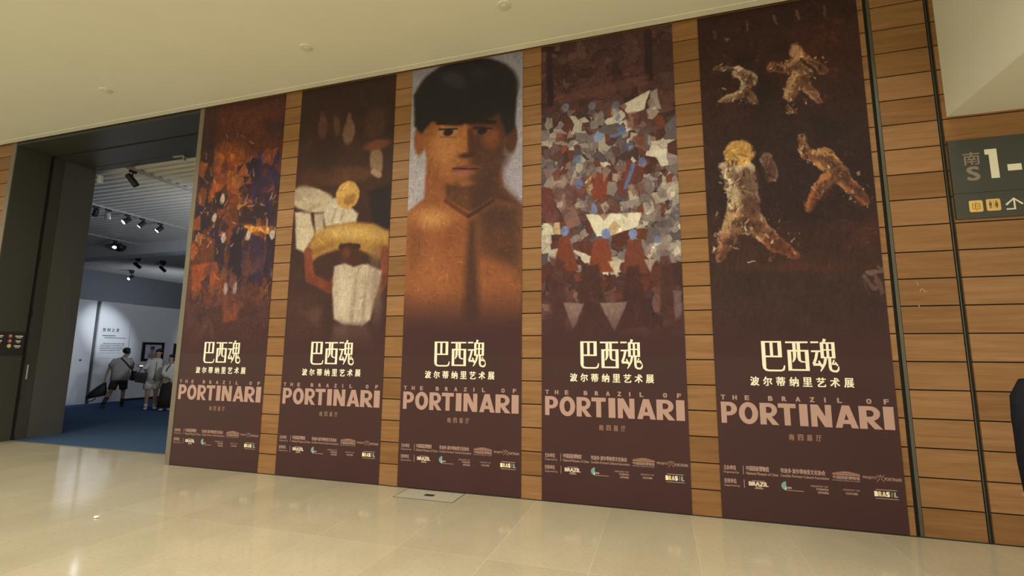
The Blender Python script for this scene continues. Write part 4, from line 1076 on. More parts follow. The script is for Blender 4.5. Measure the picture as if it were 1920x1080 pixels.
def paint(ops, seed, warp=0.02, grain=0.10, NU=300, NZ=740, z0=1.6, z1=5.492):
    u = np.linspace(0, W_B, NU); z = np.linspace(z0, z1, NZ)
    U0, Z0 = np.meshgrid(u, z)
    U = U0 + warp * (vnoise(U0, Z0, 14, 14, seed) - .5) + warp * .5 * (vnoise(U0, Z0, 40, 40, seed + 1) - .5)
    Z = Z0 + warp * (vnoise(U0, Z0, 14, 14, seed + 2) - .5) + warp * .5 * (vnoise(U0, Z0, 40, 40, seed + 3) - .5)
    C = np.zeros(U.shape + (3,))

    def put(mask, col, al, box=None):
        m_ = (mask * al)[..., None]
        if box:
            C[box] = C[box] * (1 - m_) + np.array(col, float) * m_
        else:
            C[:] = C * (1 - m_) + np.array(col, float) * m_

    def sub(a0, b0, a1, b1):
        i0, i1 = np.searchsorted(u, [a0, a1]); j0, j1 = np.searchsorted(z, [b0, b1])
        return slice(max(j0 - 1, 0), j1 + 1), slice(max(i0 - 1, 0), i1 + 1)

    def do_poly(pts, col, s, al):
        xs = [q[0] for q in pts]; ys = [q[1] for q in pts]
        b = sub(min(xs) - s - .03, min(ys) - s - .03, max(xs) + s + .03, max(ys) + s + .03)
        if C[b].size:
            put(poly_mask(U[b], Z[b], pts, s), col, al, b)

    def do_cap(x0, y0, x1, y1, r0, r1, col, s, al):
        r = max(r0, r1) + s + .03
        b = sub(min(x0, x1) - r, min(y0, y1) - r, max(x0, x1) + r, max(y0, y1) + r)
        if not C[b].size:
            return
        L2 = (x1 - x0) ** 2 + (y1 - y0) ** 2 + 1e-12
        t_ = np.clip(((U[b] - x0) * (x1 - x0) + (Z[b] - y0) * (y1 - y0)) / L2, 0, 1)
        d = np.hypot(U[b] - x0 - t_ * (x1 - x0), Z[b] - y0 - t_ * (y1 - y0)) - (r0 + (r1 - r0) * t_)
        put(smooth(d, s), col, al, b)

    for o in ops:
        k = o[0]
        if k == 'g':
            st = [(a, (BASE_PRINT if c is None else c)) for a, c in o[1]][::-1]
            for q in range(3):
                C[..., q] = np.interp(Z, [a for a, c in st], [c[q] for a, c in st])
        elif k == 'e':
            _, x, y, rx, ry, ang, col, s, al = o
            a = math.radians(ang); c_, s_ = math.cos(a), math.sin(a)
            du, dz = U - x, Z - y
            p_, q_ = (du * c_ + dz * s_) / rx, (-du * s_ + dz * c_) / ry
            put(smooth((np.hypot(p_, q_) - 1) * min(rx, ry), s), col, al)
        elif k == 'c':
            do_cap(*o[1:7], o[7], o[8], o[9])
        elif k == 'p':
            do_poly(o[1], o[2], o[3], o[4])
        elif k in ('R', 'S'):
            _, sd, n, a0, b0, a1, b1, s0, s1, cols, al = o
            rr = random.Random(sd)
            for _i in range(n):
                x, y, s, g = rr.uniform(a0, a1), rr.uniform(b0, b1), rr.uniform(s0, s1), rr.uniform(0, PI)
                col = rr.choice(cols); f = rr.uniform(.85, 1.15); col = tuple(v * f for v in col)
                if k == 'R':
                    m_ = rr.choice((3, 4, 4, 5))
                    pts = [(x + s * rr.uniform(.6, 1.2) * math.cos(g + 2 * PI * q / m_), y + 1.25 * s * rr.uniform(.6, 1.2) * math.sin(g + 2 * PI * q / m_)) for q in range(m_)]
                    do_poly(pts, col, .006, al * rr.uniform(.6, 1))
                else:
                    g = rr.gauss(PI / 2, .6)
                    w_ = min(.012, s * .35)
                    do_cap(x, y, x + s * math.cos(g), y + s * math.sin(g), w_, w_ * .6, col, .006, al * rr.uniform(.5, 1))
        elif k == 'V':
            _, sd, n, zones = o
            r = np.random.RandomState(sd)
            P = np.stack([r.rand(n) * W_B, z0 + r.rand(n) * (z1 - z0)], 1)
            an = r.rand(n) * PI; st = 1 + 1.6 * r.rand(n)
            pal = []
            for x, y in P:
                for hi, lo, cl in zones:
                    if lo <= y <= hi:
                        c_ = np.array(cl[r.randint(len(cl))], float) * r.uniform(.82, 1.12); break
                pal.append(c_)
            best = np.full(U.shape, 1e9); second = np.full(U.shape, 1e9); idx = np.zeros(U.shape, int)
            for i_, (x, y) in enumerate(P):
                b = sub(x - .4, y - .5, x + .4, y + .5)
                du, dz = U[b] - x, Z[b] - y
                p_ = du * math.cos(an[i_]) + dz * math.sin(an[i_]); q_ = (-du * math.sin(an[i_]) + dz * math.cos(an[i_])) * st[i_]
                d = np.abs(p_) + np.abs(q_)
                cl_ = d < best[b]
                second[b] = np.where(cl_, best[b], np.minimum(second[b], d)); best[b] = np.where(cl_, d, best[b]); idx[b] = np.where(cl_, i_, idx[b])
            fc = np.array(pal)[idx]
            ln = np.clip((second - best) / .012, .72, 1)[..., None]
            a = np.interp(Z, [1.65, 2.1], [0.0, 1.0])[..., None]
            C[:] = C * (1 - a) + fc * ln * a
    for o in ops:
        if o[0] == 'F':
            a = np.interp(Z, [o[1], o[2]], [1.0, 0.0])
            put(a * a * (3 - 2 * a), BASE_PRINT, 1.0)
        elif o[0] == 'B':
            _, sd, n, b0, b1, ln, amp, ang = o
            rr = random.Random(sd)
            for _i in range(n):
                x, y = rr.uniform(0, W_B), rr.uniform(b0, b1)
                gg = math.radians(ang) + rr.gauss(0, .8) + 1.5 * math.sin(x * 3 + y * 2)
                l_ = ln * rr.uniform(.4, 1.3)
                x1_, y1_ = x + l_ * math.cos(gg), y + l_ * math.sin(gg)
                b = sub(min(x, x1_) - .03, min(y, y1_) - .03, max(x, x1_) + .03, max(y, y1_) + .03)
                if not C[b].size:
                    continue
                L2 = l_ * l_
                t_ = np.clip(((U[b] - x) * (x1_ - x) + (Z[b] - y) * (y1_ - y)) / L2, 0, 1)
                d = np.hypot(U[b] - x - t_ * (x1_ - x), Z[b] - y - t_ * (y1_ - y)) - rr.uniform(.003, .009)
                C[b] *= 1 + (smooth(d, .006) * rr.uniform(-amp, amp))[..., None]
    g = 1 + grain * 2 * (.5 * vnoise(U0, Z0, 60, 22, seed + 5) + .3 * vnoise(U0, Z0, 25, 60, seed + 6) + .35 * vnoise(U0, Z0, 9, 7, seed + 7) - .575)
    fade = np.interp(Z0, [1.62, 2.0], [0, 1])
    g = 1 + (g - 1) * fade
    C = np.clip(C * g[..., None], 0, 255) / 255
    Lc = np.where(C <= .04045, C / 12.92, ((C + .055) / 1.055) ** 2.4)
    Lc = np.clip(Lc * np.array(PRINT_GAIN), 0, .95)
    return U0, Z0, Lc


BASE_PRINT = (68, 40, 40)
PRINT_GAIN = (0.90, 0.95, 1.17)


def picture_mesh(ops, seed, **k):
    U, Z, C = paint(ops, seed, **k)
    nz, nu = U.shape
    me = bpy.data.meshes.new('printed_picture')
    co = np.stack([U, np.full(U.shape, -0.0045), Z], -1).reshape(-1, 3)
    ii = (np.arange(nz - 1)[:, None] * nu + np.arange(nu - 1)[None]).reshape(-1)
    F = np.stack([ii, ii + 1, ii + 1 + nu, ii + nu], 1)
    me.vertices.add(len(co)); me.vertices.foreach_set('co', co.astype(np.float32).ravel())
    me.loops.add(F.size); me.loops.foreach_set('vertex_index', F.astype(np.int32).ravel())
    me.polygons.add(len(F)); me.polygons.foreach_set('loop_start', np.arange(0, F.size, 4, dtype=np.int32))
    me.update(calc_edges=True)
    at = me.color_attributes.new('print', 'FLOAT_COLOR', 'POINT')
    at.data.foreach_set('color', np.concatenate([C.reshape(-1, 3), np.ones((len(co), 1))], 1).astype(np.float32).ravel())
    me.materials.append(M['print'])
    return me


# big title characters, drawn stroke by stroke; units: width 678, height 292 down from the top
def title(mb, u0, z0, w, h):
    def P(x, y):
        return (u0 + x / 678 * w, z0 - y / 292 * h)

    def B(x0, y0, x1, y1):
        a, b = P(x0, y0), P(x1, y1)
        bar(mb, a[0], b[1], b[0], a[1], -.0055)

    def S(pts, ww):
        stroke(mb, [P(*q) for q in pts], [v / 678 * w for v in ww] if isinstance(ww, list) else ww / 678 * w, -.0055)
    # ba
    B(0, 10, 186, 25); B(0, 10, 36, 240); B(150, 10, 186, 160); B(78, 25, 106, 150); B(36, 146, 186, 162)
    S([(18, 235), (20, 262), (34, 278), (60, 284), (170, 284), (192, 276), (200, 255), (203, 235)], [36, 30, 24, 18, 18, 22, 16, 10])
    # xi
    B(222, 14, 424, 30); B(236, 92, 270, 284); B(392, 92, 426, 284); B(236, 92, 426, 108); B(236, 268, 426, 284)
    S([(300, 30), (300, 150), (294, 180), (280, 205)], [30, 30, 22, 10]); B(324, 30, 354, 170); S([(339, 168), (344, 188), (358, 200), (392, 204)], [28, 24, 16, 12])
    # hun
    B(448, 14, 518, 30); B(448, 96, 536, 112)
    S([(500, 112), (486, 170), (464, 222)], [26, 24, 26]); B(460, 214, 520, 236); S([(510, 190), (520, 215), (538, 244)], [16, 20, 26])
    S([(574, -8), (566, 14), (552, 30)], [30, 24, 14])
    B(530, 22, 560, 168); B(628, 22, 658, 168); B(530, 22, 658, 36); B(530, 86, 658, 98); B(530, 154, 658, 168); B(582, 36, 606, 154)
    S([(572, 168), (560, 215), (540, 255), (520, 286)], [26, 24, 18, 10])
    S([(606, 168), (606, 250), (612, 272), (632, 284), (660, 284), (674, 270), (680, 240)], [26, 26, 24, 20, 22, 18, 8])
    S([(644, 180), (634, 205), (624, 222)], [12, 14, 14]); B(622, 212, 664, 226); S([(652, 200), (660, 216), (672, 236)], [10, 14, 18])


def make_title():
    m_ = MB(); title(m_, 0.452, 1.782, 0.675, 0.316); return m_


def make_subtitle():
    m_ = MB()
    for i, ch in enumerate('波尔蒂纳里艺术展'):
        write(m_, ch, 0.372 + i * 0.1187, 1.366, 0.084, 0.092, 2.4, -.0055)
    return m_


def make_headline():
    m_ = MB()
    for ch, x in zip('THEBRAZILOF', (0.047, 0.157, 0.272, 0.487, 0.610, 0.733, 0.857, 0.968, 1.092, 1.335, 1.476)):
        write(m_, ch, x + .018, 1.196, 0.014 if ch == 'I' else 0.042, 0.048, 6, -.0055)
    return m_


# heavy capitals drawn as outlines
def heavy(m_, ch, u, w, z, h):
    def P(x, y): return (u + x * w, z + y * h)

    def F(*pts): flat(m_, [P(*q) for q in pts], -.0055)

    def arc(cx, cy, rx, ry, ix, iy, a0, a1, n=18):
        for k in range(n):
            a, b = a0 + (a1 - a0) * k / n, a0 + (a1 - a0) * (k + 1) / n
            F((cx + ix * math.cos(a), cy + iy * math.sin(a)), (cx + rx * math.cos(a), cy + ry * math.sin(a)), (cx + rx * math.cos(b), cy + ry * math.sin(b)), (cx + ix * math.cos(b), cy + iy * math.sin(b)))
    if ch == 'I':
        F((0, 0), (1, 0), (1, 1), (0, 1))
    elif ch == 'T':
        F((.33, 0), (.67, 0), (.67, .8), (.33, .8)); F((0, .8), (1, .8), (1, 1), (0, 1))
    elif ch == 'N':
        F((0, 0), (.30, 0), (.30, 1), (0, 1)); F((.70, 0), (1, 0), (1, 1), (.70, 1)); F((.0, 1), (.36, 1), (1, 0), (.64, 0))
    elif ch == 'A':
        F((0, 0), (.29, 0), (.62, 1), (.34, 1)); F((.71, 0), (1, 0), (.66, 1), (.38, 1)); F((.2, .18), (.8, .18), (.74, .36), (.26, .36))
    elif ch == 'O':
        arc(.5, .5, .5, .515, .20, .29, 0, 2 * PI, 30)
    elif ch in 'PR':
        F((0, 0), (.34, 0), (.34, 1), (0, 1))
        x1 = .93 if ch == 'R' else 1.0
        c, y0 = .50, .36
        F((.34, .82), (c, .82), (c, 1), (.34, 1)); F((.34, y0), (c, y0), (c, y0 + .18), (.34, y0 + .18))
        arc(c, .68, x1 - c, .32, .15, .14, -PI / 2, PI / 2)
        if ch == 'R':
            F((.30, .38), (.62, .38), (1.0, 0), (.64, 0))


def make_name():
    m_ = MB()
    for ch, a, b in (('P', 185, 340), ('O', 357, 540), ('R', 557, 730), ('T', 728, 890), ('I', 920, 995), ('N', 1022, 1205), ('A', 1232, 1430), ('R', 1440, 1632), ('I', 1645, 1732)):
        # glyph positions were read along the slanting line; spacing evened out
        u = 0.040 + (a - 185) / (1732 - 185) * 1.505
        heavy(m_, ch, u, (b - a) / (1732 - 185) * 1.505, 0.938, 0.212)
    return m_


def make_hall():
    m_ = MB()
    for i, ch in enumerate('南四展厅'):
        write(m_, ch, 0.672 + i * 0.0785, 0.828, 0.048, 0.060, 2.2, -.0055)
    return m_


def make_small(which):
    m_ = MB()
    for k, s, u, z, w, h, wt in ROWS:
        if k == 't':
            if (wt == 4) != (which == 'white') or which in ('roof', 'x'):
                continue
            if wt in (0, 3) and h < .035:
                write(m_, s, u, z, w, h, 1.5 if wt == 0 else 4, -.0055)
            else:
                write(m_, s, u, z, w, h, wt if wt < 4 else 6, -.0055)
        elif k == 'b' and which == 'text':
            bar(m_, u - w / 2, z - h / 2, u + w / 2, z + h / 2, -.0055)
        elif k == 'roof' and which == 'roof':
            flat(m_, [(u - w / 2, z - h / 2), (u + w / 2, z - h / 2), (u + w / 2, z - .002), (u - w / 2, z - .002)], -.0055)
            flat(m_, [(u - w / 2, z + .001), (u + w / 2, z + .001), (u + .02, z + h / 2), (u - .02, z + h / 2)], -.0055)
        elif k == 'x' and which == 'x':
            for sx in (-1, 1):
                stroke(m_, [(u + sx * .004, z + .004), (u + sx * .018, z + .014), (u + sx * .030, z + .034)], [.004, .010, .004], -.0055)
                stroke(m_, [(u + sx * .003, z - .002), (u + sx * .016, z - .012), (u + sx * .030, z - .034)], [.004, .009, .003], -.0055)
            disc(m_, u, z + .024, .009, .009, -.0055)
    return m_


LABELS = [
    'maroon banner nearest the doorway, printed with orange and dark violet patches',
    'second banner from the doorway, printed with a golden arch above a pale shape',
    'middle banner, printed with a large portrait of a dark-haired man',
    'banner right of the portrait one, printed with white, rust and blue facets',
    'rightmost dark banner, printed with scattered pale ochre shapes',
]
BX = [-6.86, -4.985, -3.145, -1.325, 0.535]
proto = None
for i, bx in enumerate(BX):
    me = picture_mesh(ART[i], 100 + 17 * i, warp=(.03, .012, .008, .012, .03)[i], grain=(.22, .12, .07, .10, .20)[i])
    if proto is None:
        root = proto = thing('exhibition_banner', LABELS[0], 'banner', (bx, -0.003, 0), 0, 'exhibition banners on the timber wall')
        mb = MB(); mb.box(0, -0.004, 0.012, W_B, 0.0, 5.492); mb.build('vinyl_sheet', 'vinyl', root)
        o = bpy.data.objects.new('printed_picture', me); COL.objects.link(o); o.parent = root
        make_title().build('title_lettering', 'cream', root)
        make_subtitle().build('subtitle_lettering', 'cream', root)
        make_headline().build('headline_lettering', 'rose2', root)
        make_name().build('name_lettering', 'rose', root)
        make_hall().build('hall_lettering', 'tan', root)
        make_small('text').build('credit_lettering', 'rose2', root)
        make_small('white').build('country_lettering', 'pale', root)
        make_small('roof').build('roof_emblem', 'tan', root)
        make_small('x').build('crossed_emblem', 'tan', root)
        for k, s, u, z, w, h, wt in ROWS:
            if k == 'disc':
                e_ = disc(MB(), u + w / 2, z, w, h / 2, -.0055, PI / 2, 3 * PI / 2 + .05).build('round_emblem', 'teal', root)
                flat(MB(), [(u + w / 2, z), (u + w / 2, z - h / 2), (u + w * .1, z - h * .34)], -.0058).build('white_wedge', 'pale', e_)
            if k == 'logo':
                e_ = bar(bar(MB(), u - w * .42, z + h * .60, u + w * .44, z + h * .66, -.0055), u - w * .45, z - h * .70, u + w * .47, z - h * .64, -.0055).build('colour_logo', 'rose2', root)
                for q, ch in enumerate('BRASIL'):
                    cw = w / 6
                    write(MB(), ch, u - w / 2 + cw * (q + .5), z, cw * (.35 if ch == 'I' else .95), h * .8, 8, -.0055).build('logo_letter', ('cream', 'yellow', 'pale', 'cream', 'green', 'bluep')[q], e_)
    else:
        root = copy_tree(proto)
        root.location.x = bx
        root['label'] = LABELS[i]
        for ch in root.children:
            if ch.name.startswith('printed_picture'):
                ch.data = me

# ------------------------------------------------------------------ direction sign on the right
t = thing('direction_sign', 'dark grey direction sign with large white 1 and yellow icons', 'sign', (2.74, -0.001, 2.92))
mb = MB(); mb.box(0, -.022, .249, 1.75, 0, .786); mb.build('upper_panel', 'sign', t)
mb = MB(); mb.box(0, -.022, 0, 1.75, 0, .246); lp = mb.build('lower_panel', 'sign', t)


def sg(x, z): return (x - 2.74, z - 2.92)


mb = MB()
for pts in ([(3.046, 3.297), (3.110, 3.297), (3.110, 3.585), (3.046, 3.585)], [(3.017, 3.533), (3.046, 3.533), (3.046, 3.585), (3.017, 3.585)]):
    flat(mb, [sg(*q) for q in pts], -.0225)
bar(mb, *sg(3.176, 3.357), *sg(3.281, 3.42), -.0225)
mb.build('number_lettering', 'signwhite', t)
mb = MB(); write(mb, '南', 2.912 - 2.74, 3.508 - 2.92, .134, .130, 1.2, -.0225); write(mb, 'S', 2.912 - 2.74, 3.358 - 2.92, .104, .140, 3.5, -.0225); mb.build('hall_lettering', 'signgrey', t)


def rtile(x0, z0, x1, z1, r=.014):
    pts = []
    for cx, cz, a in ((x1 - r, z1 - r, 0), (x0 + r, z1 - r, 1), (x0 + r, z0 + r, 2), (x1 - r, z0 + r, 3)):
        pts += [sg(cx + r * math.cos(PI / 2 * (a + k / 4)), cz + r * math.sin(PI / 2 * (a + k / 4))) for k in range(5)]
    return flat(MB(), pts, -.0225)


i1 = tag(rtile(2.847, 2.980, 2.953, 3.092).build('icon_tile', 'signyellow', t), 'yellow lift icon')
mb = MB()
for a in ((2.872, 3.008, 2.930, 3.012), (2.872, 3.058, 2.930, 3.062), (2.872, 3.008, 2.876, 3.062), (2.926, 3.008, 2.930, 3.062), (2.892, 3.016, 2.899, 3.044), (2.912, 3.016, 2.914, 3.056)):
    bar(mb, *sg(a[0], a[1]), *sg(a[2], a[3]), -.023)
disc(mb, *sg(2.8955, 3.050), .005, .005, -.023)
for dz, s in ((3.068, 1), (3.002, -1)):
    flat(mb, [sg(2.893, dz), sg(2.909, dz), sg(2.901, dz + s * .008)], -.023)
mb.build('lift_glyph', 'signdark', i1)
i2 = tag(rtile(2.979, 2.982, 3.087, 3.096).build('icon_tile', 'signyellow', t), 'yellow toilet icon')
mb = MB()
for cx, sk in ((3.010, 0), (3.056, 1)):
    disc(mb, *sg(cx, 3.071), .0065, .0065, -.023)
    bar(mb, *sg(cx - .010, 3.036), *sg(cx + .010, 3.061), -.023)
    if sk:
        flat(mb, [sg(cx - .016, 3.026), sg(cx + .016, 3.026), sg(cx + .006, 3.050), sg(cx - .006, 3.050)], -.0231)
    bar(mb, *sg(cx - .008, 3.006), *sg(cx - .002, 3.040), -.023); bar(mb, *sg(cx + .002, 3.006), *sg(cx + .008, 3.040), -.023)
bar(mb, *sg(3.0325, 3.004), *sg(3.0345, 3.078), -.023)
mb.build('toilet_glyph', 'signdark', i2)
mb = MB()
stroke(mb, [sg(3.126, 3.030), sg(3.188, 3.088), sg(3.250, 3.030)], .016, -.0225)
bar(mb, *sg(3.182, 2.984), *sg(3.196, 3.084), -.0226); bar(mb, *sg(3.126, 2.982), *sg(3.196, 2.995), -.0227)
mb.build('arrow', 'signwhite', t)

# ------------------------------------------------------------------ small sign and handle plate on the doorway's dark side
t = thing('directory_plate', 'small dark directory plate with red icons on the doorway side', 'sign', (JX, 0.11, 1.55))
mb = MB(); mb.box(0, 0, 0, .012, .41, .42); mb.build('plate', mat('plate_dark', (0.028, 0.026, 0.028), .5), t)
mb = MB()
for z, l, r in ((.345, (.02, .10), (.27, .385)), (.255, (.02, .09), (.285, .36)), (.165, (.02, .06), (.27, .37))):
    for a, b in (l, r):
        bar(mb, a, z - .010, b, z + .012); bar(mb, a + .02, z - .034, b - .015, z - .022)
mb.v = [(0.0125, a, c) for a, b, c in mb.v]
mb.build('line_lettering', 'signwhite', t)
for z, m_ in ((.345, 'red'), (.255, 'red'), (.165, 'yellow')):
    e_ = disc(MB(), .20, z, .030, .036); e_.v = [(.0125, a, c) for a, b, c in e_.v]
    k_ = e_.build('round_icon', m_, t)
    e_ = disc(MB(), .205, z + .004, .014, .014); e_.v = [(.0128, a, c) for a, b, c in e_.v]; e_.build('pale_mark', 'pale', k_)
tag(MB().bevbox(JX - .004, .63, 1.10, JX + .006, .655, 1.37, .003).build('handle_plate', 'track'), 'thin pale upright metal plate on the dark doorway side', 'handle')

# ------------------------------------------------------------------ ceiling caps, floor lid, speck
CL = ('round flush ceiling cap farthest left, above the doorway', 'round flush ceiling cap in the middle of the three', 'round flush ceiling cap nearest the top edge, right one')
capo = None
for lab, x in zip(CL, (-7.82, -4.22, -1.55)):
    if capo is None:
        capo = root = thing('sprinkler_cap', lab, 'ceiling cap', (x, -.85, H), 0, 'caps in the ceiling')
        mb = MB(); mb.tube([(0, 0, 0), (0, 0, -.014), (0, 0, -.018)], [.075, .073, .062], 20); mb.build('cover', 'cap', root)
        mb = MB(); mb.tube([(0, 0, -.018), (0, 0, -.026)], [.03, .026], 14); mb.build('centre', 'cap', root)
    else:
        root = copy_tree(capo); root.location.x = x; root['label'] = lab
t = thing('floor_access_cover', 'square access cover let into the floor under the portrait banner', 'floor cover', (-2.61, -.20, 0))
mb = MB()
for a in ((-.37, -.185, .37, -.178), (-.37, .178, .37, .185), (-.37, -.185, -.363, .185), (.363, -.185, .37, .185)):
    mb.box(a[0], a[1], -.01, a[2], a[3], .0022)
mb.build('rim', 'slot', t)
mb = MB(); mb.box(-.363, -.178, -.01, .363, .178, .0016); mb.build('lid', 'lid', t)
mb = MB(); mb.box(-.06, -.035, 0, .06, .035, .0025); mb.build('lift_handle', 'slot', t)
mb = MB()
rnd = random.Random(2)
mb.ball((-5.34, -1.93, .010), (.030, .018, .010), 9, 6)  # small flattened white lump with a jittered outline
mb.v = [(x + rnd.uniform(-.004, .004), y + rnd.uniform(-.004, .004), max(.0006, z + rnd.uniform(-.003, .003))) for x, y, z in mb.v]
tag(mb.build('white_speck', 'speck'), 'tiny white speck on the polished floor left of centre', 'speck')

# ------------------------------------------------------------------ people
def skinned(name, V, E, m_, parent, sub=2):
    me = bpy.data.meshes.new(name)
    me.from_pydata([v[:3] for v in V], E, [])
    o = bpy.data.objects.new(name + '_cage', me)
    COL.objects.link(o)
    o.modifiers.new('skin', 'SKIN')
    for k, sv in enumerate(me.skin_vertices[0].data):
        r = V[k][3]
        sv.radius = r if isinstance(r, tuple) else (r, r)
        sv.use_root = (k == 0)
    s_ = o.modifiers.new('sub', 'SUBSURF')
    s_.levels = s_.render_levels = sub
    dg = bpy.context.evaluated_depsgraph_get()
    out = bpy.data.meshes.new_from_object(o.evaluated_get(dg))
    out.name = name
    bpy.data.objects.remove(o); bpy.data.meshes.remove(me)
    out.polygons.foreach_set('use_smooth', [True] * len(out.polygons))
    out.materials.clear(); out.materials.append(M[m_])
    q = bpy.data.objects.new(name, out)
    COL.objects.link(q)
    q.parent = parent
    return q


def person(label, loc, rz, J, gaze, k=1.0, fem=False):
    """J: joints (image-right, away, up) in metres; gaze: direction of the face"""
    t_ = thing('person', label, 'person', loc, rz)
    V, E = [], []

    def v(p, r): V.append((*p, r)); return len(V) - 1

    def e(*ch):
        for a, b in zip(ch[:-1], ch[1:]): E.append((a, b))

    Lp = lambda a, b, f: tuple(a[i] + (b[i] - a[i]) * f for i in range(3))
    pel = v(J['pelvis'], .125)
    wai = v(Lp(J['pelvis'], J['chest'], .5), .115)
    che = v(J['chest'], .125)
    nk = v(J['neck'], .058)
    hd = Vector(J['head']); g = Vector(gaze).normalized()
    jaw = v(tuple(hd + g * .020 - Vector((0, 0, .062))), .062)
    mid = v(tuple(hd + g * .006), .084)
    crn = v(tuple(hd - g * .008 + Vector((0, 0, .062))), .070)
    e(pel, wai, che, nk, jaw, mid, crn)
    for s in 'LR':
        sh = v(J['sh' + s], .062)
        up = v(Lp(J['sh' + s], J['el' + s], .55), .047)
        el = v(J['el' + s], .038)
        fo = v(Lp(J['el' + s], J['wr' + s], .4), .038)
        wr = v(J['wr' + s], .026)
        e(che, sh, up, el, fo, wr)
        d = (Vector(J['wr' + s]) - Vector(J['el' + s])).normalized()
        c = Vector(J.get('palm' + s, tuple(Vector(J['wr' + s]) + d * .075)))
        hd_ = (c - Vector(J['wr' + s])).normalized()
        side = hd_.cross(Vector((1, 0, 0)) if abs(hd_.x) < .8 else Vector((0, 0, 1))).normalized()
        nrm = hd_.cross(side)
        pm = v(tuple(c), .030)
        e(wr, pm)
        for q, (off, ln) in enumerate(((-.030, .070), (-.010, .080), (.010, .075), (.030, .060))):
            f0 = v(tuple(c + side * off + hd_ * .022), .0095)
            f1 = v(tuple(c + side * off * 1.15 + hd_ * (.022 + ln * .5) + nrm * .008), .0088)
            f2 = v(tuple(c + side * off * 1.1 + hd_ * (.022 + ln * .85) + nrm * .034), .0075)
            e(pm, f0, f1, f2)
        t0 = v(tuple(Vector(J['wr' + s]) * .45 + c * .55 - side * .036), .0105)
        t1 = v(tuple(c - side * .056 + hd_ * .022 + nrm * .014), .0085)
        e(pm, t0, t1)
        hp = v(J['hip' + s], .092)
        th = v(Lp(J['hip' + s], J['kn' + s], .5), .076)
        kn = v(J['kn' + s], .054)
        cf = v(Lp(J['kn' + s], J['an' + s], .35), .054)
        an = v(J['an' + s], .036)
        to = v(J['toe' + s], .034)
        e(pel, hp, th, kn, cf, an, to)
    skinned('body', V, E, 'skin', t_)
    # face
    sd = g.cross(Vector((0, 0, 1))).normalized()
    m2 = MB()
    c = hd + g * .088
    m2.tube([c + Vector((0, 0, .022)) - g * .004, c + Vector((0, 0, -.004)) + g * .014, c + Vector((0, 0, -.014)) + g * .004], [.008, .013, .010], 8)
    m2.build('nose', 'skin', t_, True)
    for q in (-1, 1):
        p0 = hd + g * .080 + sd * q * .033 + Vector((0, 0, .018))
        MB().ball(p0, (.010, .010, .007), 8, 6).build('eye', 'eyew', t_, True)
        p0 = hd + sd * q * .086 - g * .006
        MB().ball(p0, (.012, .018, .030), 8, 6).build('ear', 'skin', t_, True)
    p0 = hd + g * .083 - Vector((0, 0, .044))
    MB().ball(p0, (.022, .012, .007), 8, 6).build('mouth', 'lip', t_, True)
    # hair: a shell over crown and back, open at the face
    m2 = MB()
    S_, Rn = 22, 12
    rings_ = []
    for a in range(Rn + 1):
        el_ = PI / 2 - a / Rn * PI * (.80 if not fem else .88)
        ring = []
        for k_ in range(S_):
            az = 2 * PI * k_ / S_
            dirv = sd * math.cos(az) * math.cos(el_) + g * math.sin(az) * math.cos(el_) + Vector((0, 0, math.sin(el_)))
            front = max(0, math.sin(az)) * math.cos(el_)
            rr = .112 if not fem else .118
            low = max(0.0, -math.sin(el_))
            if front > .25 and math.sin(el_) < .48:
                dirv = sd * math.cos(az) * .80 - g * .0 + Vector((0, 0, .48 + .1 * math.cos(az * 2)))
                dirv = dirv + g * .55 * math.sin(az); dirv.normalize()
            p_ = hd - g * .012 + Vector((0, 0, .018)) + dirv * rr * (1 - .22 * low)
            ring.append(tuple(p_))
        rings_.append(ring)
    m2.rings(rings_)
    m2.build('hair', 'hair', t_, True)
    return t_


def sleeve(m_, a, b, r0, r1, c=None, r2=None):
    pts = [a, b] if c is None else [a, b, c]
    m_.tube(pts, [r0, r1] if c is None else [r0, r1, r2], 12)


def shoe(parent, an, toe, m_, name='shoe'):
    a, b = Vector(an), Vector(toe)
    d = (b - a); d.z = 0; d.normalize()
    s_ = MB()
    zb = min(b.z, a.z - .06)
    heel = a - d * .055
    L = .24
    R = []
    n = Vector((-d.y, d.x, 0))
    for f, w_, h_ in ((0, .030, .055), (.12, .038, .075), (.4, .040, .068), (.7, .046, .050), (.9, .038, .038), (1, .018, .026)):
        c_ = heel + d * (L * f)
        R.append([(c_ + n * w_ * math.cos(q) + Vector((0, 0, 0))).to_tuple()[:2] + (zb + max(0, h_ * (.5 + .5 * math.sin(q))) ,) for q in [2 * PI * i / 12 for i in range(12)]])
    s_.rings(R)
    return s_.build(name, m_, parent, True)


RG = math.radians(55)   # people in the gallery are laid out square to the line of sight: +x to the right, +y away
# -- the man walking off with a backpack
JA = dict(pelvis=(-.05, .02, .88), chest=(-.05, .0, 1.24), neck=(.0, .02, 1.47), head=(.06, .03, 1.635),
          shL=(-.21, .0, 1.40), elL=(-.33, .02, 1.10), wrL=(-.37, -.02, .86), shR=(.15, .02, 1.43), elR=(.24, .16, 1.14), wrR=(.20, .34, 1.26),
          hipL=(-.14, .0, .84), knL=(-.22, -.10, .46), anL=(-.36, -.28, .13), toeL=(-.33, -.14, .035), hipR=(.04, .02, .84), knR=(.07, .14, .46), anR=(.07, .12, .085), toeR=(.09, .27, .035))
A = person('man in grey T-shirt and dark shorts seen from behind, carrying a backpack', (-15.35, 5.05, .004), RG, JA, (.75, .6, -.1))
mb = MB()
mb.loft([(-.03, .02, .80, .245, .165), (-.04, .02, .98, .225, .15), (-.05, .01, 1.2, .225, .145), (-.03, .01, 1.36, .225, .125), (-.02, .015, 1.43, .17, .10), (.0, .02, 1.475, .075, .07)], 24, 2.3)
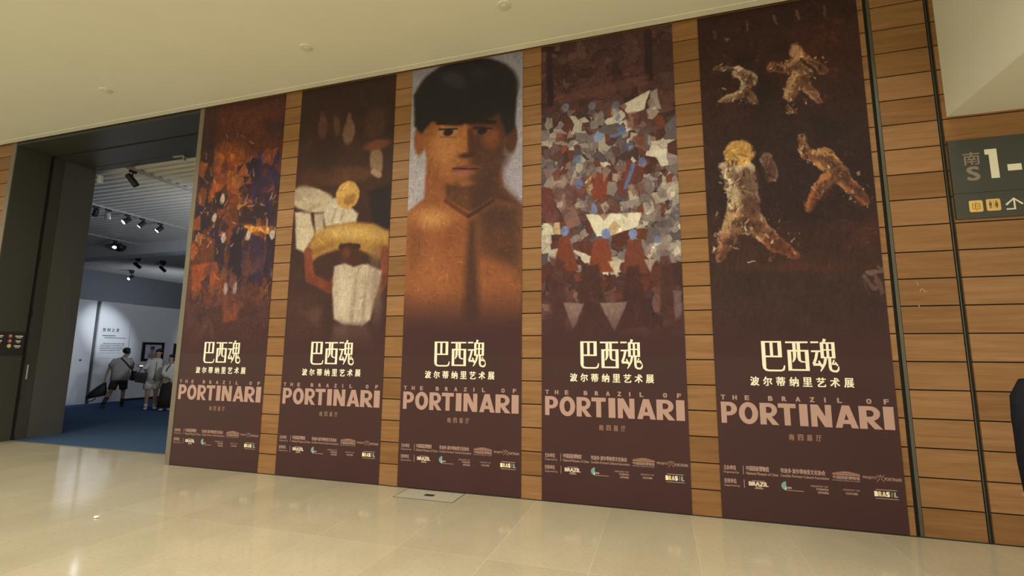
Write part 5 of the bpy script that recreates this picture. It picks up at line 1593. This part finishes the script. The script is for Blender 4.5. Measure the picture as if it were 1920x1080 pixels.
sleeve(mb, (-.17, .0, 1.40), (-.285, .015, 1.19), .082, .080); sleeve(mb, (.12, .02, 1.42), (.205, .09, 1.24), .082, .080)
mb.build('t_shirt', 'tee', A, True)
mb = MB()
mb.loft([(-.05, .02, .70, .205, .14), (-.05, .02, .78, .205, .145), (-.05, .02, .86, .19, .14), (-.05, .02, .93, .17, .13)], 20)
sleeve(mb, (-.14, .0, .80), (-.20, -.06, .54), .112, .098); sleeve(mb, (.04, .02, .80), (.065, .10, .54), .112, .098)
mb.build('shorts', 'dshorts', A, True)
shoe(A, JA['anL'], JA['toeL'], 'dshoe'); shoe(A, JA['anR'], JA['toeR'], 'dshoe')
MB().tube([(-.28, -.17, .32), (-.36, -.28, .12)], [.055, .045], 10).build('sock', 'dshoe', A, True); MB().tube([(.07, .13, .26), (.07, .12, .09)], [.052, .045], 10).build('sock', 'dshoe', A, True)
# shoulder bag worn on the right hip
t = thing('crossbody_bag', 'dark pouch bag on a diagonal strap across the grey T-shirt', 'bag', (-15.35, 5.05, .004), RG)
mb = MB(); mb.bevbox(.20, -.02, .78, .36, .14, 1.06, .03); mb.build('pouch', 'bagm', t, True)
mb = MB()
pts = [(.245, .0, 1.05), (.20, -.115, 1.14), (.10, -.145, 1.27), (.02, -.135, 1.37), (-.06, -.09, 1.445), (-.09, .02, 1.46)]
mb.tube(pts, [.018] * 6, 8, .4); mb.build('strap', 'bagm', t, True)
t = thing('backpack', 'black backpack hanging from the walking man\'s hand, strap trailing', 'backpack', (-15.35, 5.05, .004), RG)
mb = MB()
R = []
for f, cx, cz, w_, dd in ((0, -.385, .74, .03, .03), (.2, -.43, .66, .10, .07), (.5, -.50, .52, .19, .10), (.8, -.53, .40, .235, .11), (1, -.53, .33, .21, .08)):
    R.append([(cx + w_ * math.cos(q), -.03 + dd * math.sin(q), cz - w_ * math.cos(q) * .22 * -1) for q in [2 * PI * i / 16 for i in range(16)]])
mb.rings(R); mb.build('sack', 'bagm', t, True)
mb = MB(); mb.tube([(-.70, -.04, .40), (-.745, -.05, .30), (-.71, -.05, .20), (-.60, -.05, .24), (-.53, -.04, .30)], [.016] * 5, 8); mb.build('strap', 'bagm', t, True)
mb = MB(); mb.tube([(-.40, -.03, .72), (-.375, -.03, .80), (-.34, -.02, .72), (-.33, -.02, .60)], [.012] * 4, 8); mb.build('handle', 'bagm', t, True)
# -- the man holding a lit phone
JB = dict(pelvis=(.0, .02, .90), chest=(.05, .0, 1.24), neck=(.065, .0, 1.44), head=(.085, -.02, 1.60),
          shL=(-.115, .0, 1.40), elL=(-.20, -.16, 1.16), wrL=(-.285, -.26, 1.21), shR=(.225, .0, 1.37), elR=(.285, .02, 1.08), wrR=(.235, -.02, .84),
          hipL=(-.09, .02, .86), knL=(-.085, -.01, .47), anL=(-.09, .02, .085), toeL=(-.10, -.11, .035), hipR=(.09, .02, .86), knR=(.11, -.01, .47), anR=(.11, .06, .085), toeR=(.12, -.07, .035))
B = person('man in pale open jacket and white shorts looking at a lit phone', (-13.98, 4.95, .004), RG, JB, (-.55, -.75, -.35))
mb = MB()
mb.loft([(.01, .02, .82, .205, .14), (.02, .01, 1.0, .195, .135), (.045, .0, 1.2, .205, .14), (.055, .0, 1.35, .20, .12), (.06, .0, 1.41, .15, .095), (.065, .0, 1.46, .075, .07)], 24, 2.3)
sleeve(mb, (-.09, .0, 1.39), (-.195, -.15, 1.17), .082, .068, (-.27, -.245, 1.20), .045); sleeve(mb, (.20, .0, 1.365), (.285, .02, 1.09), .084, .072, (.245, -.01, .90), .050)
mb.build('jacket', 'jacket', B, True)
mb = MB(); mb.tube([(.03, -.145, .84), (.045, -.150, 1.05), (.055, -.15, 1.22), (.06, -.125, 1.36)], [.007] * 4, 6); mb.build('zip_line', 'dshorts', B)
mb = MB()
mb.loft([(.0, .02, .76, .19, .135), (.0, .02, .86, .185, .135), (.0, .02, .92, .17, .125)], 20)
sleeve(mb, (-.09, .02, .84), (-.09, .0, .58), .112, .110); sleeve(mb, (.09, .02, .84), (.105, .0, .58), .112, .110)
mb.build('shorts', 'wshorts', B, True)
for s in 'LR':
    shoe(B, JB['an' + s], JB['toe' + s], 'shoe')
    a = Vector(JB['an' + s]); mb = MB(); mb.tube([a + Vector((0, -.005, .10)), a + Vector((0, 0, -.02))], [.043, .043], 10); mb.build('sock', 'shoe', B, True)
t = thing('phone', 'glowing phone held up by the man in the pale jacket', 'phone', (-13.98, 4.95, .004), RG)
mb = MB(); mb.box(-.335, -.345, 1.235, -.255, -.335, 1.262); mb.build('case', 'black', t)
mb = MB(); mb.quad((-.332, -.3456, 1.237), (-.258, -.3456, 1.237), (-.258, -.3456, 1.260), (-.332, -.3456, 1.260)); mb.build('screen', 'screen', t)
t = thing('tote_bag', 'dark tote bag hanging between the two men', 'bag', (-13.98, 4.95, .004), RG)
mb = MB(); mb.rings([[(-.40, -.21, .80), (-.16, -.21, .75), (-.16, -.11, .75), (-.40, -.11, .80)], [(-.42, -.23, 1.0), (-.13, -.23, .96), (-.13, -.09, .96), (-.42, -.09, 1.0)], [(-.39, -.2, 1.06), (-.12, -.2, 1.05), (-.12, -.12, 1.05), (-.39, -.12, 1.06)]]); mb.build('sack', 'bagm', t)
mb = MB(); mb.tube([(-.33, -.16, 1.05), (-.30, -.20, 1.14), (-.235, -.205, 1.175), (-.20, -.20, 1.14), (-.18, -.16, 1.04)], [.010] * 5, 8); mb.build('handle', 'bagm', t, True)
# -- the woman in the long skirt
JC = dict(pelvis=(.0, .0, .84), chest=(.0, .0, 1.12), neck=(.02, .0, 1.30), head=(.01, -.01, 1.445),
          shL=(-.13, .0, 1.25), elL=(-.16, -.10, 1.02), wrL=(-.06, -.20, .93), shR=(.16, .02, 1.25), elR=(.20, .0, 1.0), wrR=(.16, -.06, .80),
          hipL=(-.08, .0, .80), knL=(-.08, -.02, .44), anL=(-.08, .0, .08), toeL=(-.13, -.10, .035), hipR=(.08, .0, .80), knR=(.09, -.02, .44), anR=(.09, .02, .08), toeR=(.05, -.09, .035))
Cc = person('dark-haired woman in white top and long black skirt beside the banner edge', (-13.42, 5.02, .004), RG, JC, (-.85, -.45, -.1), fem=True)
mb = MB()
mb.loft([(.0, .0, .76, .165, .125), (.0, .0, .92, .15, .115), (.0, .0, 1.10, .165, .12), (.01, .0, 1.22, .16, .10), (.015, .0, 1.27, .12, .085), (.02, .0, 1.315, .06, .055)], 22, 2.2)
sleeve(mb, (-.11, .0, 1.24), (-.16, -.10, 1.03), .072, .062, (-.08, -.185, .945), .045); sleeve(mb, (.14, .02, 1.24), (.20, .0, 1.01), .072, .062, (.165, -.05, .84), .045)
mb.build('blouse', 'jacket', Cc, True)
mb = MB()
mb.loft([(.0, .0, .10, .235, .19), (.0, .0, .35, .215, .175), (.0, .0, .6, .19, .155), (.0, .0, .78, .16, .125), (.0, .0, .88, .145, .115)], 26)
mb.build('skirt', 'skirt', Cc, True)
shoe(Cc, JC['anL'], JC['toeL'], 'shoe'); shoe(Cc, JC['anR'], JC['toeR'], 'shoe')
mb = MB(); mb.tube([(-.14, -.105, 1.02), (-.08, -.125, 1.17), (-.02, -.10, 1.27), (.02, .02, 1.33)], [.014] * 4, 8, .5); mb.build('bag_strap', 'bagm', Cc, True)

# -- somebody in a navy jacket standing close by, mostly past the right edge of the view
JN = dict(pelvis=(.03, .0, .92), chest=(.03, -.01, 1.28), neck=(.03, .0, 1.50), head=(.03, .02, 1.665),
          shL=(-.155, .0, 1.445), elL=(-.225, -.03, 1.16), wrL=(-.165, .04, .84), shR=(.215, .0, 1.445), elR=(.285, -.03, 1.16), wrR=(.225, .04, .84),
          hipL=(-.07, .0, .88), knL=(-.08, .02, .48), anL=(-.09, .0, .085), toeL=(-.10, .14, .035), hipR=(.13, .0, .88), knR=(.14, .02, .48), anR=(.15, .0, .085), toeR=(.16, .14, .035))
Np = person('person in a dark navy jacket cut off at the right edge', (2.325, -1.62, 0), math.radians(17), JN, (.05, 1, 0))
mb = MB()
mb.loft([(.03, .0, .74, .20, .135), (.03, .0, .95, .19, .13), (.03, -.01, 1.2, .21, .135), (.03, .0, 1.40, .215, .12), (.03, .0, 1.46, .16, .095), (.03, .0, 1.525, .07, .07)], 26, 2.3)
for s in (-1, 1):
    mb.tube([(.03 + s * .155, .0, 1.455), (.03 + s * .205, -.01, 1.36), (.03 + s * .245, -.025, 1.24), (.03 + s * .258, -.03, 1.16), (.03 + s * .236, .0, .98), (.03 + s * .200, .035, .79)], [.066, .082, .070, .062, .057, .046], 20)
mb.build('jacket', 'navy', Np, True)
mb = MB()
mb.loft([(.03, .0, .80, .185, .13), (.03, .0, .92, .175, .125)], 20)
for s, h_, k_, a_ in ((-1, 'hipL', 'knL', 'anL'), (1, 'hipR', 'knR', 'anR')):
    mb.tube([JN[h_], JN[k_], (JN[a_][0], JN[a_][1], .07)], [.105, .078, .068], 16)
mb.build('trousers', 'skirt', Np, True)
shoe(Np, JN['anL'], JN['toeL'], 'dshoe'); shoe(Np, JN['anR'], JN['toeR'], 'dshoe')
